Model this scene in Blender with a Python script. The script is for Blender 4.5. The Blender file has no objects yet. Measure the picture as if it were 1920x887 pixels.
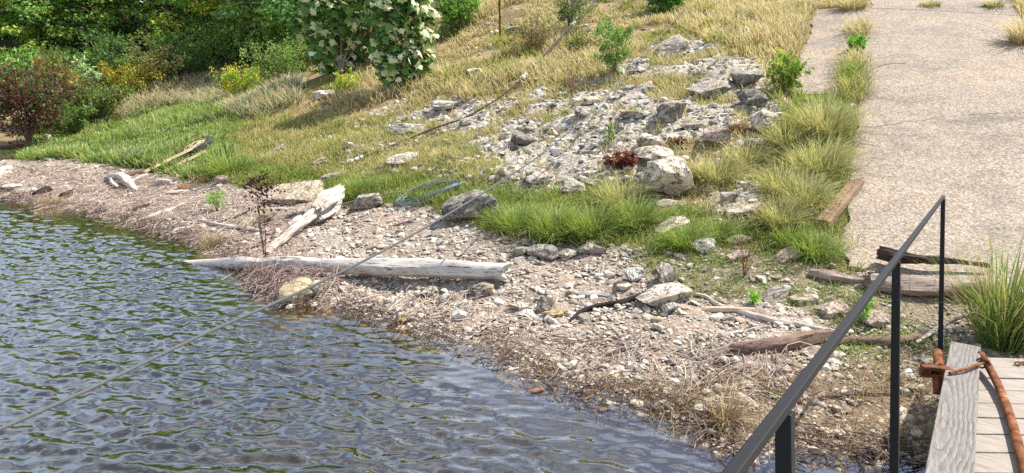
import bpy, math, random
import numpy as np
from mathutils import Vector, Matrix

# ------------------------------------------------------------------ camera, sky, sun, exposure
SC = bpy.context.scene
RNG = np.random.default_rng(11)
random.seed(5)
CAM_H = 2.5
FPX = 1300.0                       # focal length in pixels of the 1920 px photograph
HORIZON = 110.0
PITCH = math.atan((443.5 - HORIZON) / FPX)
cam_d = bpy.data.cameras.new('camera')
cam_d.sensor_width = 36.0
cam_d.lens = 36.0 * FPX / 1920.0
cam_d.clip_start = 0.05
cam_d.clip_end = 2000.0
cam = bpy.data.objects.new('camera', cam_d)
SC.collection.objects.link(cam)
cam.location = (0, 0, CAM_H)
cam.rotation_euler = (math.pi / 2 - PITCH, 0, 0)
SC.camera = cam

SUN_EL = math.radians(55)
SUN_AZ = math.radians(70)          # clockwise from +Y: the sun stands to the right and a little ahead
world = bpy.data.worlds.new('World')
SC.world = world
world.use_nodes = True
wn = world.node_tree
wn.nodes.clear()
w_out = wn.nodes.new('ShaderNodeOutputWorld')
w_bg = wn.nodes.new('ShaderNodeBackground')
w_sky = wn.nodes.new('ShaderNodeTexSky')
w_sky.sky_type = 'NISHITA'
w_sky.sun_disc = False
w_sky.sun_elevation = SUN_EL
w_sky.sun_rotation = SUN_AZ
w_sky.air_density = 1.0
w_sky.dust_density = 0.5
w_sky.ozone_density = 1.0
w_bg.inputs['Strength'].default_value = 0.11
# unseen broken white cloud, added over the blue to brighten the water reflections
w_tc = wn.nodes.new('ShaderNodeTexCoord')
w_map = wn.nodes.new('ShaderNodeMapping')
w_map.inputs['Scale'].default_value = (1.0, 1.0, 2.6)
w_no = wn.nodes.new('ShaderNodeTexNoise')
w_no.inputs['Scale'].default_value = 2.3
w_no.inputs['Detail'].default_value = 6
w_rmp = wn.nodes.new('ShaderNodeMapRange')
w_rmp.inputs['From Min'].default_value = 0.45
w_rmp.inputs['From Max'].default_value = 0.72
w_rmp.inputs['To Max'].default_value = 0.8
w_mix = wn.nodes.new('ShaderNodeMix')
w_mix.data_type = 'RGBA'
w_mix.inputs['B'].default_value = (10.5, 10.8, 11.6, 1)
wn.links.new(w_tc.outputs['Generated'], w_map.inputs['Vector'])
wn.links.new(w_map.outputs['Vector'], w_no.inputs['Vector'])
wn.links.new(w_no.outputs['Fac'], w_rmp.inputs['Value'])
wn.links.new(w_rmp.outputs['Result'], w_mix.inputs['Factor'])
wn.links.new(w_sky.outputs['Color'], w_mix.inputs['A'])
wn.links.new(w_mix.outputs['Result'], w_bg.inputs['Color'])
wn.links.new(w_bg.outputs['Background'], w_out.inputs['Surface'])

sun_d = bpy.data.lights.new('sun', 'SUN')
sun_d.energy = 5.0
sun_d.angle = math.radians(0.5)
sun_d.color = (1.0, 0.95, 0.87)
sun = bpy.data.objects.new('sun', sun_d)
SC.collection.objects.link(sun)
SUN_DIR = Vector((math.sin(SUN_AZ) * math.cos(SUN_EL), math.cos(SUN_AZ) * math.cos(SUN_EL), math.sin(SUN_EL)))
sun.rotation_euler = SUN_DIR.to_track_quat('Z', 'Y').to_euler()

SC.view_settings.view_transform = 'Standard'
SC.view_settings.look = 'None'
SC.view_settings.exposure = 0.8
SC.view_settings.gamma = 1.0
SC.view_settings.use_curve_mapping = False
SC.render.engine = 'CYCLES'
SC.cycles.max_bounces = 6
SC.cycles.transparent_max_bounces = 8
SC.cycles.use_denoising = False

# ------------------------------------------------------------------ pixel <-> world
CP, SP = math.cos(PITCH), math.sin(PITCH)
def ray(px, py):
    """direction (unit forward depth) of photo pixels"""
    px = np.asarray(px, float); py = np.asarray(py, float)
    u = (px - 960.0) / FPX; v = (443.5 - py) / FPX
    return np.stack([u + 0 * v, CP + v * SP, -SP + v * CP], -1)
def to_px(P):
    P = np.asarray(P, float)
    x, y, z = P[..., 0], P[..., 1], P[..., 2] - CAM_H
    dep = y * CP - z * SP
    dep = np.where(dep < 0.3, 0.3, dep)
    return 960 + FPX * x / dep, 443.5 - FPX * (y * SP + z * CP) / dep, dep
def at_z(px, py, z=0.0):
    d = ray(px, py); t = (z - CAM_H) / d[..., 2]
    return np.array([0, 0, CAM_H]) + d * t[..., None]

# ------------------------------------------------------------------ numpy noise
def _hash(i, j, k, seed):
    h = (i.astype(np.int64) * 374761393 + j.astype(np.int64) * 668265263 + k.astype(np.int64) * 2147483647 + seed * 974711) & 0x7fffffff
    h = ((h ^ (h >> 13)) * 1274126177) & 0x7fffffff
    h = ((h ^ (h >> 16)) * 668265263) & 0x7fffffff
    return (h ^ (h >> 15)) / float(0x7fffffff)
def vnoise(P, seed=0):
    P = np.asarray(P, float)
    f = np.floor(P); t = P - f; t = t * t * (3 - 2 * t)
    i, j, k = [f[..., a].astype(np.int64) for a in range(3)]
    r = 0
    for a in (0, 1):
        for b in (0, 1):
            for c in (0, 1):
                w = (t[..., 0] if a else 1 - t[..., 0]) * (t[..., 1] if b else 1 - t[..., 1]) * (t[..., 2] if c else 1 - t[..., 2])
                r = r + w * _hash(i + a, j + b, k + c, seed)
    return r * 2 - 1
def fbm(P, octv=4, seed=0, gain=0.5):
    r = 0; a = 1.0; P = np.asarray(P, float)
    for o in range(octv):
        r = r + a * vnoise(P * (2.03 ** o) + o * 17.3, seed + o); a *= gain
    return r
def P3(x, y, z=0.0):
    return np.stack([x, y, np.zeros_like(x) + z], -1)
def sstep(a, b, x):
    t = np.clip((x - a) / (b - a), 0, 1); return t * t * (3 - 2 * t)
def in_poly(x, y, poly):
    inside = np.zeros(np.shape(x), bool); n = len(poly)
    for i in range(n):
        x1, y1 = poly[i]; x2, y2 = poly[(i + 1) % n]
        if y1 == y2: continue
        c = ((y1 > y) != (y2 > y)) & (x < (x2 - x1) * (y - y1) / (y2 - y1) + x1)
        inside ^= c
    return inside

# ------------------------------------------------------------------ terrain
SHORE_PX = [(50, 279), (48, 287), (14, 300), (-45, 312), (-70, 335), (-40, 360), (0, 372), (60, 384), (130, 398), (190, 408), (240, 424), (320, 446), (370, 462),
            (420, 490), (470, 545), (520, 574), (620, 586), (680, 604), (740, 628), (800, 644), (880, 662), (930, 690), (980, 716),
            (1050, 744), (1130, 758), (1200, 775), (1260, 802), (1330, 842), (1370, 872)]
SHORE = [tuple(at_z(a, b)[:2]) for a, b in SHORE_PX]
WATER_POLY = [(-90, -50), (-90, SHORE[0][1] + 1.0), (-30, SHORE[0][1] + .6)] + SHORE + [(1.9, 3.95), (3.4, 3.6), (6, 3.0), (12, 2.0), (60, -4), (60, -50)]
def shore_dist(x, y):
    d = np.full(np.shape(x), 1e9); n = len(WATER_POLY)
    for i in range(n):
        (x1, y1), (x2, y2) = WATER_POLY[i], WATER_POLY[(i + 1) % n]
        ex, ey = x2 - x1, y2 - y1
        t = np.clip(((x - x1) * ex + (y - y1) * ey) / (ex * ex + ey * ey), 0, 1)
        d = np.minimum(d, np.hypot(x - x1 - t * ex, y - y1 - t * ey))
    return np.where(in_poly(x, y, WATER_POLY), -d, d)
_ps = np.array([-40, -6, -2.5, -1, 0, 1, 3, 5, 14, 16, 60, 400.])
_pz = np.array([-3, -1.7, -.75, -.28, 0, .12, .46, .95, 3.75, 4.15, 9.0, 20.])
_mx = np.array([-60, -12, -8, -4, 0, 3, 6, 60.])
_mm = np.array([.95, .95, .92, 1.15, 1.25, 1.12, 1.0, 1.0])
def height0(x, y):
    x = np.asarray(x, float); y = np.asarray(y, float)
    s = shore_dist(x, y)
    z = 0
    for o in (-.35, 0, .35): z = z + np.interp(s + o, _ps, _pz) / 3
    z = z - np.interp(0, [0], [0])
    return np.where(s > 0, z * np.interp(x, _mx, _mm), z), s

# ------------------------------------------------------------------ zones, drawn once on the photograph and carried by the ground itself
Z_GREEN = [(58, 294), (75, 250), (150, 222), (200, 215), (330, 190), (440, 205), (470, 240), (440, 290), (480, 308), (570, 325), (640, 325), (760, 335), (900, 335), (1000, 355), (1190, 345),
           (1215, 400), (1300, 395), (1390, 400), (1430, 330), (1450, 250), (1520, 160), (1600, 170), (1600, 440), (1600, 495), (1530, 492), (1400, 462), (1260, 472), (1040, 458), (900, 430), (800, 390), (640, 376), (560, 358), (420, 342), (290, 325), (200, 306), (130, 301)]
Z_MIX = [(470, 215), (800, 225), (900, 290), (1000, 345), (900, 345), (640, 335), (480, 312), (430, 290)]
Z_ROCK = [(1245, 68), (1330, 78), (1400, 100), (1445, 150), (1465, 200), (1440, 300), (1380, 325), (1310, 300), (1150, 345), (1000, 362), (860, 345), (690, 325),
          (630, 290), (680, 225), (820, 180), (960, 190), (1050, 160), (1110, 150), (1190, 110)]
Z_ROCK2 = [(1335, 345), (1450, 310), (1440, 415), (1340, 425)]
Z_BEACH = [(-200, 300), (60, 292), (130, 303), (200, 308), (250, 315), (290, 325), (360, 340), (420, 345), (480, 354), (560, 362), (600, 372), (640, 380), (720, 376), (800, 392), (850, 402), (900, 432), (960, 450), (1040, 460),
           (1100, 460), (1200, 455), (1260, 474), (1340, 466), (1400, 463), (1480, 476), (1530, 494), (1620, 510), (1950, 520), (2300, 520), (2300, 1200), (-400, 1200)]
Z_WEED = [(1400, 520), (1530, 490), (1640, 520), (1860, 555), (1930, 640), (1930, 690), (1780, 690), (1640, 700), (1560, 660), (1560, 600), (1420, 560)]
Z_WEED2 = [(1190, 475), (1350, 455), (1540, 485), (1530, 550), (1420, 560), (1300, 560), (1210, 520)]
Z_STRAW = [(760, 640), (880, 640), (1000, 680), (1150, 715), (1300, 715), (1450, 690), (1560, 690), (1760, 680), (1800, 1000), (1350, 1000), (1250, 812), (1100, 770), (1000, 735), (900, 690)]
Z_DEBRIS = [(-200, 300), (200, 320), (420, 360), (540, 380), (560, 480), (700, 560), (900, 560), (1000, 620), (1250, 640), (1500, 640), (1500, 760), (1300, 830), (1000, 740), (760, 640), (520, 580), (430, 500), (300, 440), (100, 395), (-200, 370)]

def jit(px, py, amp=14, seed=3):
    q = P3(px / 40.0, py / 26.0)
    return px + amp * fbm(q, 3, seed), py + amp * .6 * fbm(q + 31.7, 3, seed + 7)

RAMP_A = np.array([3.26, 6.62]); RAMP_B = np.array([7.95, 16.40])       # joint line: bottom, top (world)
RAMP_T = (RAMP_B - RAMP_A) / np.linalg.norm(RAMP_B - RAMP_A)
RAMP_N = np.array([RAMP_T[1], -RAMP_T[0]])
RAMP_LEN = float(np.linalg.norm(RAMP_B - RAMP_A))
RAMP_W = 2.95
STRIP_W = 1.05
def ramp_uv(x, y):
    dx, dy = x - RAMP_A[0], y - RAMP_A[1]
    return dx * RAMP_T[0] + dy * RAMP_T[1], dx * RAMP_N[0] + dy * RAMP_N[1]
def on_ramp(x, y, pad=0.0):
    u, v = ramp_uv(x, y)
    return ((u > -.0 - pad) & (u < RAMP_LEN + 30) & (v > -pad) & (v < RAMP_W + pad)) | ((u > 5.05 - pad) & (u < RAMP_LEN + .1) & (v > -STRIP_W - pad) & (v < .1))

def zones(x, y, z=None):
    """weights of each ground cover at world points"""
    if z is None: z = height0(x, y)[0]
    px, py, dep = to_px(P3(x, y, z))
    px, py = jit(px, py)
    w = {}
    w['green'] = in_poly(px, py, Z_GREEN); w['mix'] = in_poly(px, py, Z_MIX)
    w['rock'] = in_poly(px, py, Z_ROCK) | in_poly(px, py, Z_ROCK2)
    w['beach'] = in_poly(px, py, Z_BEACH) & (y < 21)
    w['weed'] = in_poly(px, py, Z_WEED) | in_poly(px, py, Z_WEED2)
    w['straw'] = in_poly(px, py, Z_STRAW)
    w['debris'] = in_poly(px, py, Z_DEBRIS)
    w['px'], w['py'], w['dep'] = px, py, dep
    return w

def worley2(P, seed=0):
    """nearest and second nearest cell distance, two cell randoms and the offset from the cell point"""
    f = np.floor(P); d1 = np.full(P.shape[:-1], 9.0); d2 = d1.copy(); ra = np.zeros_like(d1); rb = ra.copy(); ox = ra.copy(); oy = ra.copy()
    for a in (-1, 0, 1):
        for b in (-1, 0, 1):
            i = (f[..., 0] + a).astype(np.int64); j = (f[..., 1] + b).astype(np.int64); k = np.zeros_like(i)
            vx = P[..., 0] - (f[..., 0] + a + .1 + .8 * _hash(i, j, k, seed + 1)); vy = P[..., 1] - (f[..., 1] + b + .1 + .8 * _hash(i, j, k, seed + 2))
            d = np.hypot(vx, vy); m = d < d1
            d2 = np.where(m, d1, np.minimum(d2, d)); d1 = np.where(m, d, d1)
            ra = np.where(m, _hash(i, j, k, seed + 3), ra); rb = np.where(m, _hash(i, j, k, seed + 4), rb); ox = np.where(m, vx, ox); oy = np.where(m, vy, oy)
    return d1, d2, ra, rb, ox, oy
def outcrop(x, y):
    """broken limestone: tilted slabs split by cracks, with soil between some of them; returns height and rock cover"""
    wx = x + .10 * fbm(P3(x * 2.2, y * 2.2), 2, 21); wy = y + .10 * fbm(P3(x * 2.2, y * 2.2), 2, 22)
    q = np.stack([wx * 1.5 + wy * .35, wy * 2.0], -1)
    d1, d2, ra, rb, ox, oy = worley2(q, 61)
    e1, e2, rc, rd, px_, py_ = worley2(q * 2.9 + 7.3, 67)
    big = (ra > .30) * sstep(.02, .10, d2 - d1)
    small = sstep(.03, .14, e2 - e1)
    z = big * (.03 + .10 * rb + .10 * (ra - .6) * ox + .13 * (rb - .35) * oy) + small * .055 * (rc - .35 + (rd - .5) * px_ + (rc - .5) * py_)
    return z, big, small, ra, rc
ROCKPOLYS = (Z_ROCK, Z_ROCK2)
def rock_mask(x, y, z):
    px, py, dep = to_px(P3(x, y, z)); px, py = jit(px, py)
    m = np.zeros(np.shape(x))
    for dx, dy in ((0, 0), (9, 0), (-9, 0), (0, 6), (0, -6)):
        m = m + (in_poly(px + dx, py + dy, Z_ROCK) | in_poly(px + dx, py + dy, Z_ROCK2)) / 5.0
    return m * (y > 5)

def height(x, y):
    z, s = height0(x, y)
    u, v = ramp_uv(x, y)
    dr = np.maximum(np.maximum(-v - np.where(u > 4.6, STRIP_W + .1, 0), v - RAMP_W), np.maximum(-u, u - RAMP_LEN - 6))
    off = sstep(-.25, .9, dr)
    q = P3(x, y)
    n = .10 * fbm(q * .55, 3, 5) + .035 * fbm(q * 2.1, 3, 9)
    n = n * np.clip(s * .8 + .25, .05, 1)
    z = z + n * (.06 + .94 * off)
    m = rock_mask(x, y, z) * off
    return z + m * outcrop(x, y)[0]

# fast lookup of the full ground height
GX0, GX1, GY0, GY1, GS = -42.0, 26.0, 1.0, 62.0, 0.125
_gx = np.arange(GX0, GX1 + GS, GS); _gy = np.arange(GY0, GY1 + GS, GS)
_GXX, _GYY = np.meshgrid(_gx, _gy)
_GZ = height(_GXX, _GYY)
_GS = shore_dist(_GXX, _GYY)
def _bil(G, x, y):
    a = np.clip((np.asarray(x, float) - GX0) / GS, 0, len(_gx) - 1.001); b = np.clip((np.asarray(y, float) - GY0) / GS, 0, len(_gy) - 1.001)
    i = a.astype(int); j = b.astype(int); fa = a - i; fb = b - j
    return (G[j, i] * (1 - fa) + G[j, i + 1] * fa) * (1 - fb) + (G[j + 1, i] * (1 - fa) + G[j + 1, i + 1] * fa) * fb
def gz(x, y): return _bil(_GZ, x, y)
def gs(x, y): return _bil(_GS, x, y)
_tt = np.concatenate([np.arange(2.5, 24, .02), np.arange(24, 58, .1)])
def hit(px, py):
    """where the line of sight of a photo pixel meets the ground"""
    P = np.array([0, 0, CAM_H]) + _tt[:, None] * ray(px, py)
    k = int(np.argmax(P[:, 2] < gz(P[:, 0], P[:, 1])))
    if k == 0: k = len(_tt) - 1
    return np.array([P[k, 0], P[k, 1], float(gz(P[k, 0], P[k, 1]))])
def mpp(P):
    return float(to_px(P)[2]) / FPX

# ------------------------------------------------------------------ mesh helpers
COL = SC.collection
def mesh_np(name, V, faces, mat, col=None, smooth=False, parent=None, sharp=None):
    """faces: list of (n,k) index arrays"""
    me = bpy.data.meshes.new(name)
    V = np.ascontiguousarray(V, np.float32)
    faces = [np.asarray(f, np.int32) for f in faces if len(f)]
    tot = np.concatenate([np.full(len(f), f.shape[1], np.int32) for f in faces])
    li = np.concatenate([f.ravel() for f in faces])
    me.vertices.add(len(V)); me.vertices.foreach_set('co', V.ravel())
    me.loops.add(len(li)); me.loops.foreach_set('vertex_index', li)
    me.polygons.add(len(tot))
    st = np.concatenate([[0], np.cumsum(tot)[:-1]]).astype(np.int32)
    me.polygons.foreach_set('loop_start', st)
    try: me.polygons.foreach_set('loop_total', tot)
    except Exception: pass
    me.polygons.foreach_set('use_smooth', np.full(len(tot), bool(smooth)))
    if col is not None:
        a = me.attributes.new('Col', 'FLOAT_COLOR', 'POINT')
        c = np.ones((len(V), 4), np.float32); c[:, :3] = col
        a.data.foreach_set('color', c.ravel())
    me.update(calc_edges=True)
    if smooth and sharp: me.set_sharp_from_angle(angle=math.radians(sharp))
    me.materials.append(mat)
    o = bpy.data.objects.new(name, me)
    COL.objects.link(o)
    if parent is not None: o.parent = parent
    return o
class MB:
    def __init__(s): s.V = []; s.F = {}; s.C = []; s.n = 0
    def add(s, V, faces, col=None):
        V = np.asarray(V, float).reshape(-1, 3)
        for f in faces:
            f = np.asarray(f, int)
            if len(f): s.F.setdefault(f.shape[1], []).append(f + s.n)
        s.V.append(V)
        if col is None: col = (1, 1, 1)
        s.C.append(np.broadcast_to(np.asarray(col, float), (len(V), 3)))
        s.n += len(V)
    def build(s, name, mat, parent=None, smooth=False, sharp=None):
        return mesh_np(name, np.concatenate(s.V), [np.concatenate(v) for v in s.F.values()], mat, np.concatenate(s.C), smooth, parent, sharp)
def tag(o, label, cat, group=None, kind=None):
    if label: o['label'] = label
    if cat: o['category'] = cat
    if group: o['group'] = group
    if kind: o['kind'] = kind
    return o
def empty(name, loc, rz=0.0):
    o = bpy.data.objects.new(name, None); COL.objects.link(o)
    o.location = loc; o.rotation_euler = (0, 0, rz); o.empty_display_size = .2
    return o
def settle(o, base):
    """put the origin of a finished world-space mesh at base"""
    b = Vector(base); o.data.transform(Matrix.Translation(-b)); o.location = b
    return o
def settle_tree(root, kids):
    for k in kids: k.data.transform(Matrix.Translation(-Vector(root.location)))
def unit(v):
    v = np.asarray(v, float); return v / np.maximum(np.linalg.norm(v, axis=-1, keepdims=True), 1e-9)
def tube(pts, rad, n=8, noise=0.0, seed=0, cap=True, stretch=(3, 18), flat=1.0, up=None):
    """tube through points with per-point radii; returns V, faces"""
    pts = np.asarray(pts, float); m = len(pts); rad = np.broadcast_to(np.asarray(rad, float), (m,))
    T = unit(np.gradient(pts, axis=0))
    ref = np.array([0, 0, 1.0]) if up is None else np.asarray(up, float)
    if abs(float(T[0] @ ref)) > .95: ref = np.array([0.3, 1.0, 0.1])
    S = unit(np.cross(T, ref)); B = np.cross(S, T)
    a = np.arange(n) / n * 2 * math.pi
    ca, sa = np.cos(a), np.sin(a)
    L = np.concatenate([[0], np.cumsum(np.linalg.norm(np.diff(pts, axis=0), axis=1))])
    r = rad[:, None] * np.ones(n)[None]
    if noise:
        Q = np.stack([ca[None] * stretch[0] + 0 * L[:, None], sa[None] * stretch[0] + 0 * L[:, None], (L / max(rad.max(), 1e-4))[:, None] * stretch[1] / 60 + 0 * ca[None]], -1)
        r = r * (1 + noise * fbm(Q, 4, seed))
    V = pts[:, None] + S[:, None] * (r * ca[None])[..., None] + B[:, None] * (r * sa[None] * flat)[..., None]
    i = np.arange(m - 1)[:, None] * n; j = np.arange(n)[None]; k = (j + 1) % n
    F = np.stack([i + j, i + k, i + n + k, i + n + j], -1).reshape(-1, 4)
    V = V.reshape(-1, 3); faces = [F]
    if cap:
        c0 = len(V); V = np.concatenate([V, pts[:1] + 0, pts[-1:] + 0])
        jj = np.arange(n); kk = (jj + 1) % n
        faces.append(np.stack([kk, jj, np.full(n, c0)], -1)); b = (m - 1) * n
        faces.append(np.stack([b + jj, b + kk, np.full(n, c0 + 1)], -1))
    return V, faces
def resample(pts, n):
    pts = np.asarray(pts, float); L = np.concatenate([[0], np.cumsum(np.linalg.norm(np.diff(pts, axis=0), axis=1))])
    t = np.linspace(0, L[-1], n)
    # Catmull-like smoothing by cubic interpolation of each axis over chord length
    out = np.stack([np.interp(t, L, pts[:, a]) for a in range(pts.shape[1])], -1)
    for _ in range(max(1, n // 12)):
        out[1:-1] = (out[:-2] + 2 * out[1:-1] + out[2:]) / 4
    return out
def box_geo(M, lo, hi):
    """box between lo and hi in the frame M (4x4)"""
    x0, y0, z0 = lo; x1, y1, z1 = hi
    V = np.array([[x0, y0, z0], [x1, y0, z0], [x1, y1, z0], [x0, y1, z0], [x0, y0, z1], [x1, y0, z1], [x1, y1, z1], [x0, y1, z1]], float)
    V = V @ M[:3, :3].T + M[:3, 3]
    F = np.array([[0, 3, 2, 1], [4, 5, 6, 7], [0, 1, 5, 4], [1, 2, 6, 5], [2, 3, 7, 6], [3, 0, 4, 7]])
    return V, [F]
def bevel(o, w=.004, seg=2):
    m = o.modifiers.new('bevel', 'BEVEL'); m.width = w; m.segments = seg; m.limit_method = 'ANGLE'
    return o

# ------------------------------------------------------------------ materials
def new_mat(name):
    m = bpy.data.materials.new(name); m.use_nodes = True
    nt = m.node_tree; nt.nodes.clear()
    out = nt.nodes.new('ShaderNodeOutputMaterial')
    return m, nt, out
def N(nt, kind, **kw):
    n = nt.nodes.new(kind)
    for k, v in kw.items():
        if k.startswith('_'): setattr(n, k[1:], v)
        else: n.inputs[k.replace('__', ' ')].default_value = v
    return n
def ramp_node(nt, src, stops):
    r = nt.nodes.new('ShaderNodeValToRGB'); e = r.color_ramp.elements
    while len(e) < len(stops): e.new(.5)
    for k, (p, c) in enumerate(stops):
        e[k].position = p; e[k].color = (*c, 1) if len(c) == 3 else c
    nt.links.new(src, r.inputs['Fac']); return r
def mixc(nt, fac, a, b, mode='MIX'):
    m = nt.nodes.new('ShaderNodeMix'); m.data_type = 'RGBA'; m.blend_type = mode
    for s, v in (('Factor', fac), ('A', a), ('B', b)):
        if isinstance(v, (int, float)): m.inputs[s].default_value = v
        elif isinstance(v, tuple): m.inputs[s].default_value = (*v, 1)
        else: nt.links.new(v, m.inputs[s])
    return m.outputs['Result']
def math_n(nt, op, a, b=None, clamp=False):
    m = nt.nodes.new('ShaderNodeMath'); m.operation = op; m.use_clamp = clamp
    for k, v in enumerate((a, b)):
        if v is None: continue
        if isinstance(v, (int, float)): m.inputs[k].default_value = v
        else: nt.links.new(v, m.inputs[k])
    return m.outputs[0]
def noise_n(nt, vec, scale, detail=4, rough=.55, dist=0.0):
    n = N(nt, 'ShaderNodeTexNoise', Scale=scale, Detail=detail, Roughness=rough, Distortion=dist)
    if vec is not None: nt.links.new(vec, n.inputs['Vector'])
    return n.outputs['Fac']
def bump_n(nt, h, strength=.5, dist=.02):
    b = N(nt, 'ShaderNodeBump', Strength=strength, Distance=dist)
    nt.links.new(h, b.inputs['Height']); return b.outputs['Normal']
def princ(nt, out, color, rough=.8, normal=None, spec=.3, metal=0.0):
    p = nt.nodes.new('ShaderNodeBsdfPrincipled')
    if isinstance(color, tuple): p.inputs['Base Color'].default_value = (*color, 1)
    else: nt.links.new(color, p.inputs['Base Color'])
    if isinstance(rough, (int, float)): p.inputs['Roughness'].default_value = rough
    else: nt.links.new(rough, p.inputs['Roughness'])
    p.inputs['Specular IOR Level'].default_value = spec
    p.inputs['Metallic'].default_value = metal
    if normal is not None: nt.links.new(normal, p.inputs['Normal'])
    nt.links.new(p.outputs[0], out.inputs['Surface']); return p
def attr(nt, name='Col'):
    a = nt.nodes.new('ShaderNodeAttribute'); a.attribute_name = name; return a.outputs['Color']
def coords(nt, which='Object'):
    return nt.nodes.new('ShaderNodeTexCoord').outputs[which]

def mat_leaf(name='leaf', trans=.35, rough=.55, spec=.25):
    m, nt, out = new_mat(name)
    c = attr(nt)
    p = princ(nt, out, c, rough, None, spec)
    t = nt.nodes.new('ShaderNodeBsdfTranslucent')
    hs = N(nt, 'ShaderNodeHueSaturation', Saturation=1.15, Value=1.25); nt.links.new(c, hs.inputs['Color']); nt.links.new(hs.outputs[0], t.inputs['Color'])
    mx = nt.nodes.new('ShaderNodeMixShader'); mx.inputs[0].default_value = trans
    nt.links.new(p.outputs[0], mx.inputs[1]); nt.links.new(t.outputs[0], mx.inputs[2]); nt.links.new(mx.outputs[0], out.inputs['Surface'])
    return m
def mat_rock():
    m, nt, out = new_mat('limestone')
    oi = nt.nodes.new('ShaderNodeObjectInfo'); co = coords(nt, 'Object')
    ad = nt.nodes.new('ShaderNodeVectorMath'); ad.operation = 'MULTIPLY_ADD'
    cm = nt.nodes.new('ShaderNodeCombineXYZ'); nt.links.new(oi.outputs['Random'], cm.inputs[0])
    nt.links.new(cm.outputs[0], ad.inputs[0]); ad.inputs[1].default_value = (40, 40, 40); nt.links.new(co, ad.inputs[2])
    v = ad.outputs[0]
    n1 = noise_n(nt, v, 5.0, 5, .6); n2 = noise_n(nt, v, 26, 5, .7); n3 = noise_n(nt, v, 2.2, 3)
    a = mixc(nt, ramp_node(nt, n1, [(.38, (0, 0, 0)), (.62, (1, 1, 1))]).outputs[0], oi.outputs['Color'], mixc(nt, 1.0, oi.outputs['Color'], (.74, .72, .69), 'MULTIPLY'))
    a = mixc(nt, ramp_node(nt, n3, [(.56, (0, 0, 0)), (.68, (.45, .45, .45))]).outputs[0], a, (.50, .37, .20))
    a = mixc(nt, ramp_node(nt, n2, [(.30, (.65, .65, .65)), (.40, (0, 0, 0))]).outputs[0], a, (.13, .115, .10))
    n5 = noise_n(nt, v, 3.4, 7, .72, 1.4); crk = math_n(nt, 'ABSOLUTE', math_n(nt, 'SUBTRACT', n5, .5))
    cm2 = ramp_node(nt, crk, [(.0, (1, 1, 1)), (.022, (0, 0, 0))]).outputs[0]
    a = mixc(nt, cm2, a, (.12, .10, .08))
    n6 = noise_n(nt, v, 9, 6, .75)
    a = mixc(nt, 1.0, a, ramp_node(nt, n6, [(.3, (.80, .79, .77)), (.6, (1.22, 1.2, 1.17))]).outputs[0], 'MULTIPLY')
    vo = N(nt, 'ShaderNodeTexVoronoi', Scale=16.0); nt.links.new(v, vo.inputs['Vector'])
    h = math_n(nt, 'ADD', math_n(nt, 'MULTIPLY', n2, 1.0), math_n(nt, 'MULTIPLY', vo.outputs['Distance'], .5))
    h = math_n(nt, 'ADD', h, math_n(nt, 'MULTIPLY', n6, 1.2)); h = math_n(nt, 'SUBTRACT', h, math_n(nt, 'MULTIPLY', cm2, .5))
    princ(nt, out, a, .9, bump_n(nt, h, 1.0, .03), .2)
    return m
def mat_vcol(name, rough=.9, bump=0.0, scale=40, spec=.2, dark=.0):
    m, nt, out = new_mat(name)
    c = attr(nt); nrm = None
    if bump:
        n = noise_n(nt, coords(nt), scale, 5, .65)
        nrm = bump_n(nt, n, bump, .01)
        c = mixc(nt, 1.0, c, ramp_node(nt, n, [(.25, (.55, .53, .5)), (.6, (1.1, 1.1, 1.1))]).outputs[0], 'MULTIPLY')
    princ(nt, out, c, rough, nrm, spec)
    return m
def mat_wood(name, ca, cb, dark, scale=6.0, along=(1, 1, 9), rough=.85, bump=.6):
    """weathered wood, grain along the object's local X"""
    m, nt, out = new_mat(name)
    mp = nt.nodes.new('ShaderNodeMapping'); mp.inputs['Scale'].default_value = (.6, 7, 7)
    nt.links.new(coords(nt), mp.inputs['Vector']); v = mp.outputs[0]
    n1 = noise_n(nt, v, scale, 6, .65); n2 = noise_n(nt, v, scale * 3.4, 4, .6); n3 = noise_n(nt, coords(nt), 2.5, 3)
    c = mixc(nt, ramp_node(nt, n3, [(.35, (0, 0, 0)), (.65, (1, 1, 1))]).outputs[0], ca, cb)
    c = mixc(nt, ramp_node(nt, n1, [(.34, (1, 1, 1)), (.46, (0, 0, 0))]).outputs[0], c, dark)
    c = mixc(nt, ramp_node(nt, n2, [(.3, (.6, .6, .6)), (.48, (0, 0, 0))]).outputs[0], c, dark)
    h = math_n(nt, 'ADD', n1, math_n(nt, 'MULTIPLY', n2, .5))
    princ(nt, out, c, rough, bump_n(nt, h, bump, .015), .2)
    return m
M = {}
M['leaf'] = mat_leaf()
M['grass'] = mat_leaf('grass_blade', .38, .6, .2)
M['rock'] = mat_rock()
M['stone'] = mat_vcol('gravel_stone', .9, .5, 30)
M['twig'] = mat_vcol('twig_bark', .85)
M['bark'] = mat_vcol('bark', .9, .7, 22)
M['log'] = mat_wood('silver_weathered_log', (.48, .44, .39), (.60, .56, .50), (.07, .055, .045))
M['drift'] = mat_wood('pale_driftwood', (.48, .41, .34), (.56, .50, .44), (.10, .07, .055), 5)
M['brownwood'] = mat_wood('brown_rotting_wood', (.17, .11, .08), (.24, .16, .12), (.025, .018, .014), 5, bump=.9)
M['darkwood'] = mat_wood('charred_dark_wood', (.03, .021, .017), (.055, .038, .03), (.006, .005, .004), 5, bump=.9)
M['timber'] = mat_wood('grey_brown_timber', (.27, .20, .16), (.36, .28, .23), (.035, .025, .02), 5, bump=.9)
M['plank'] = mat_wood('tan_plank', (.50, .37, .24), (.58, .45, .31), (.20, .13, .08), 4, bump=.4)
M['rampplank'] = mat_wood('brown_plank', (.25, .155, .10), (.31, .20, .13), (.08, .05, .03), 4, bump=.5)

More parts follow.
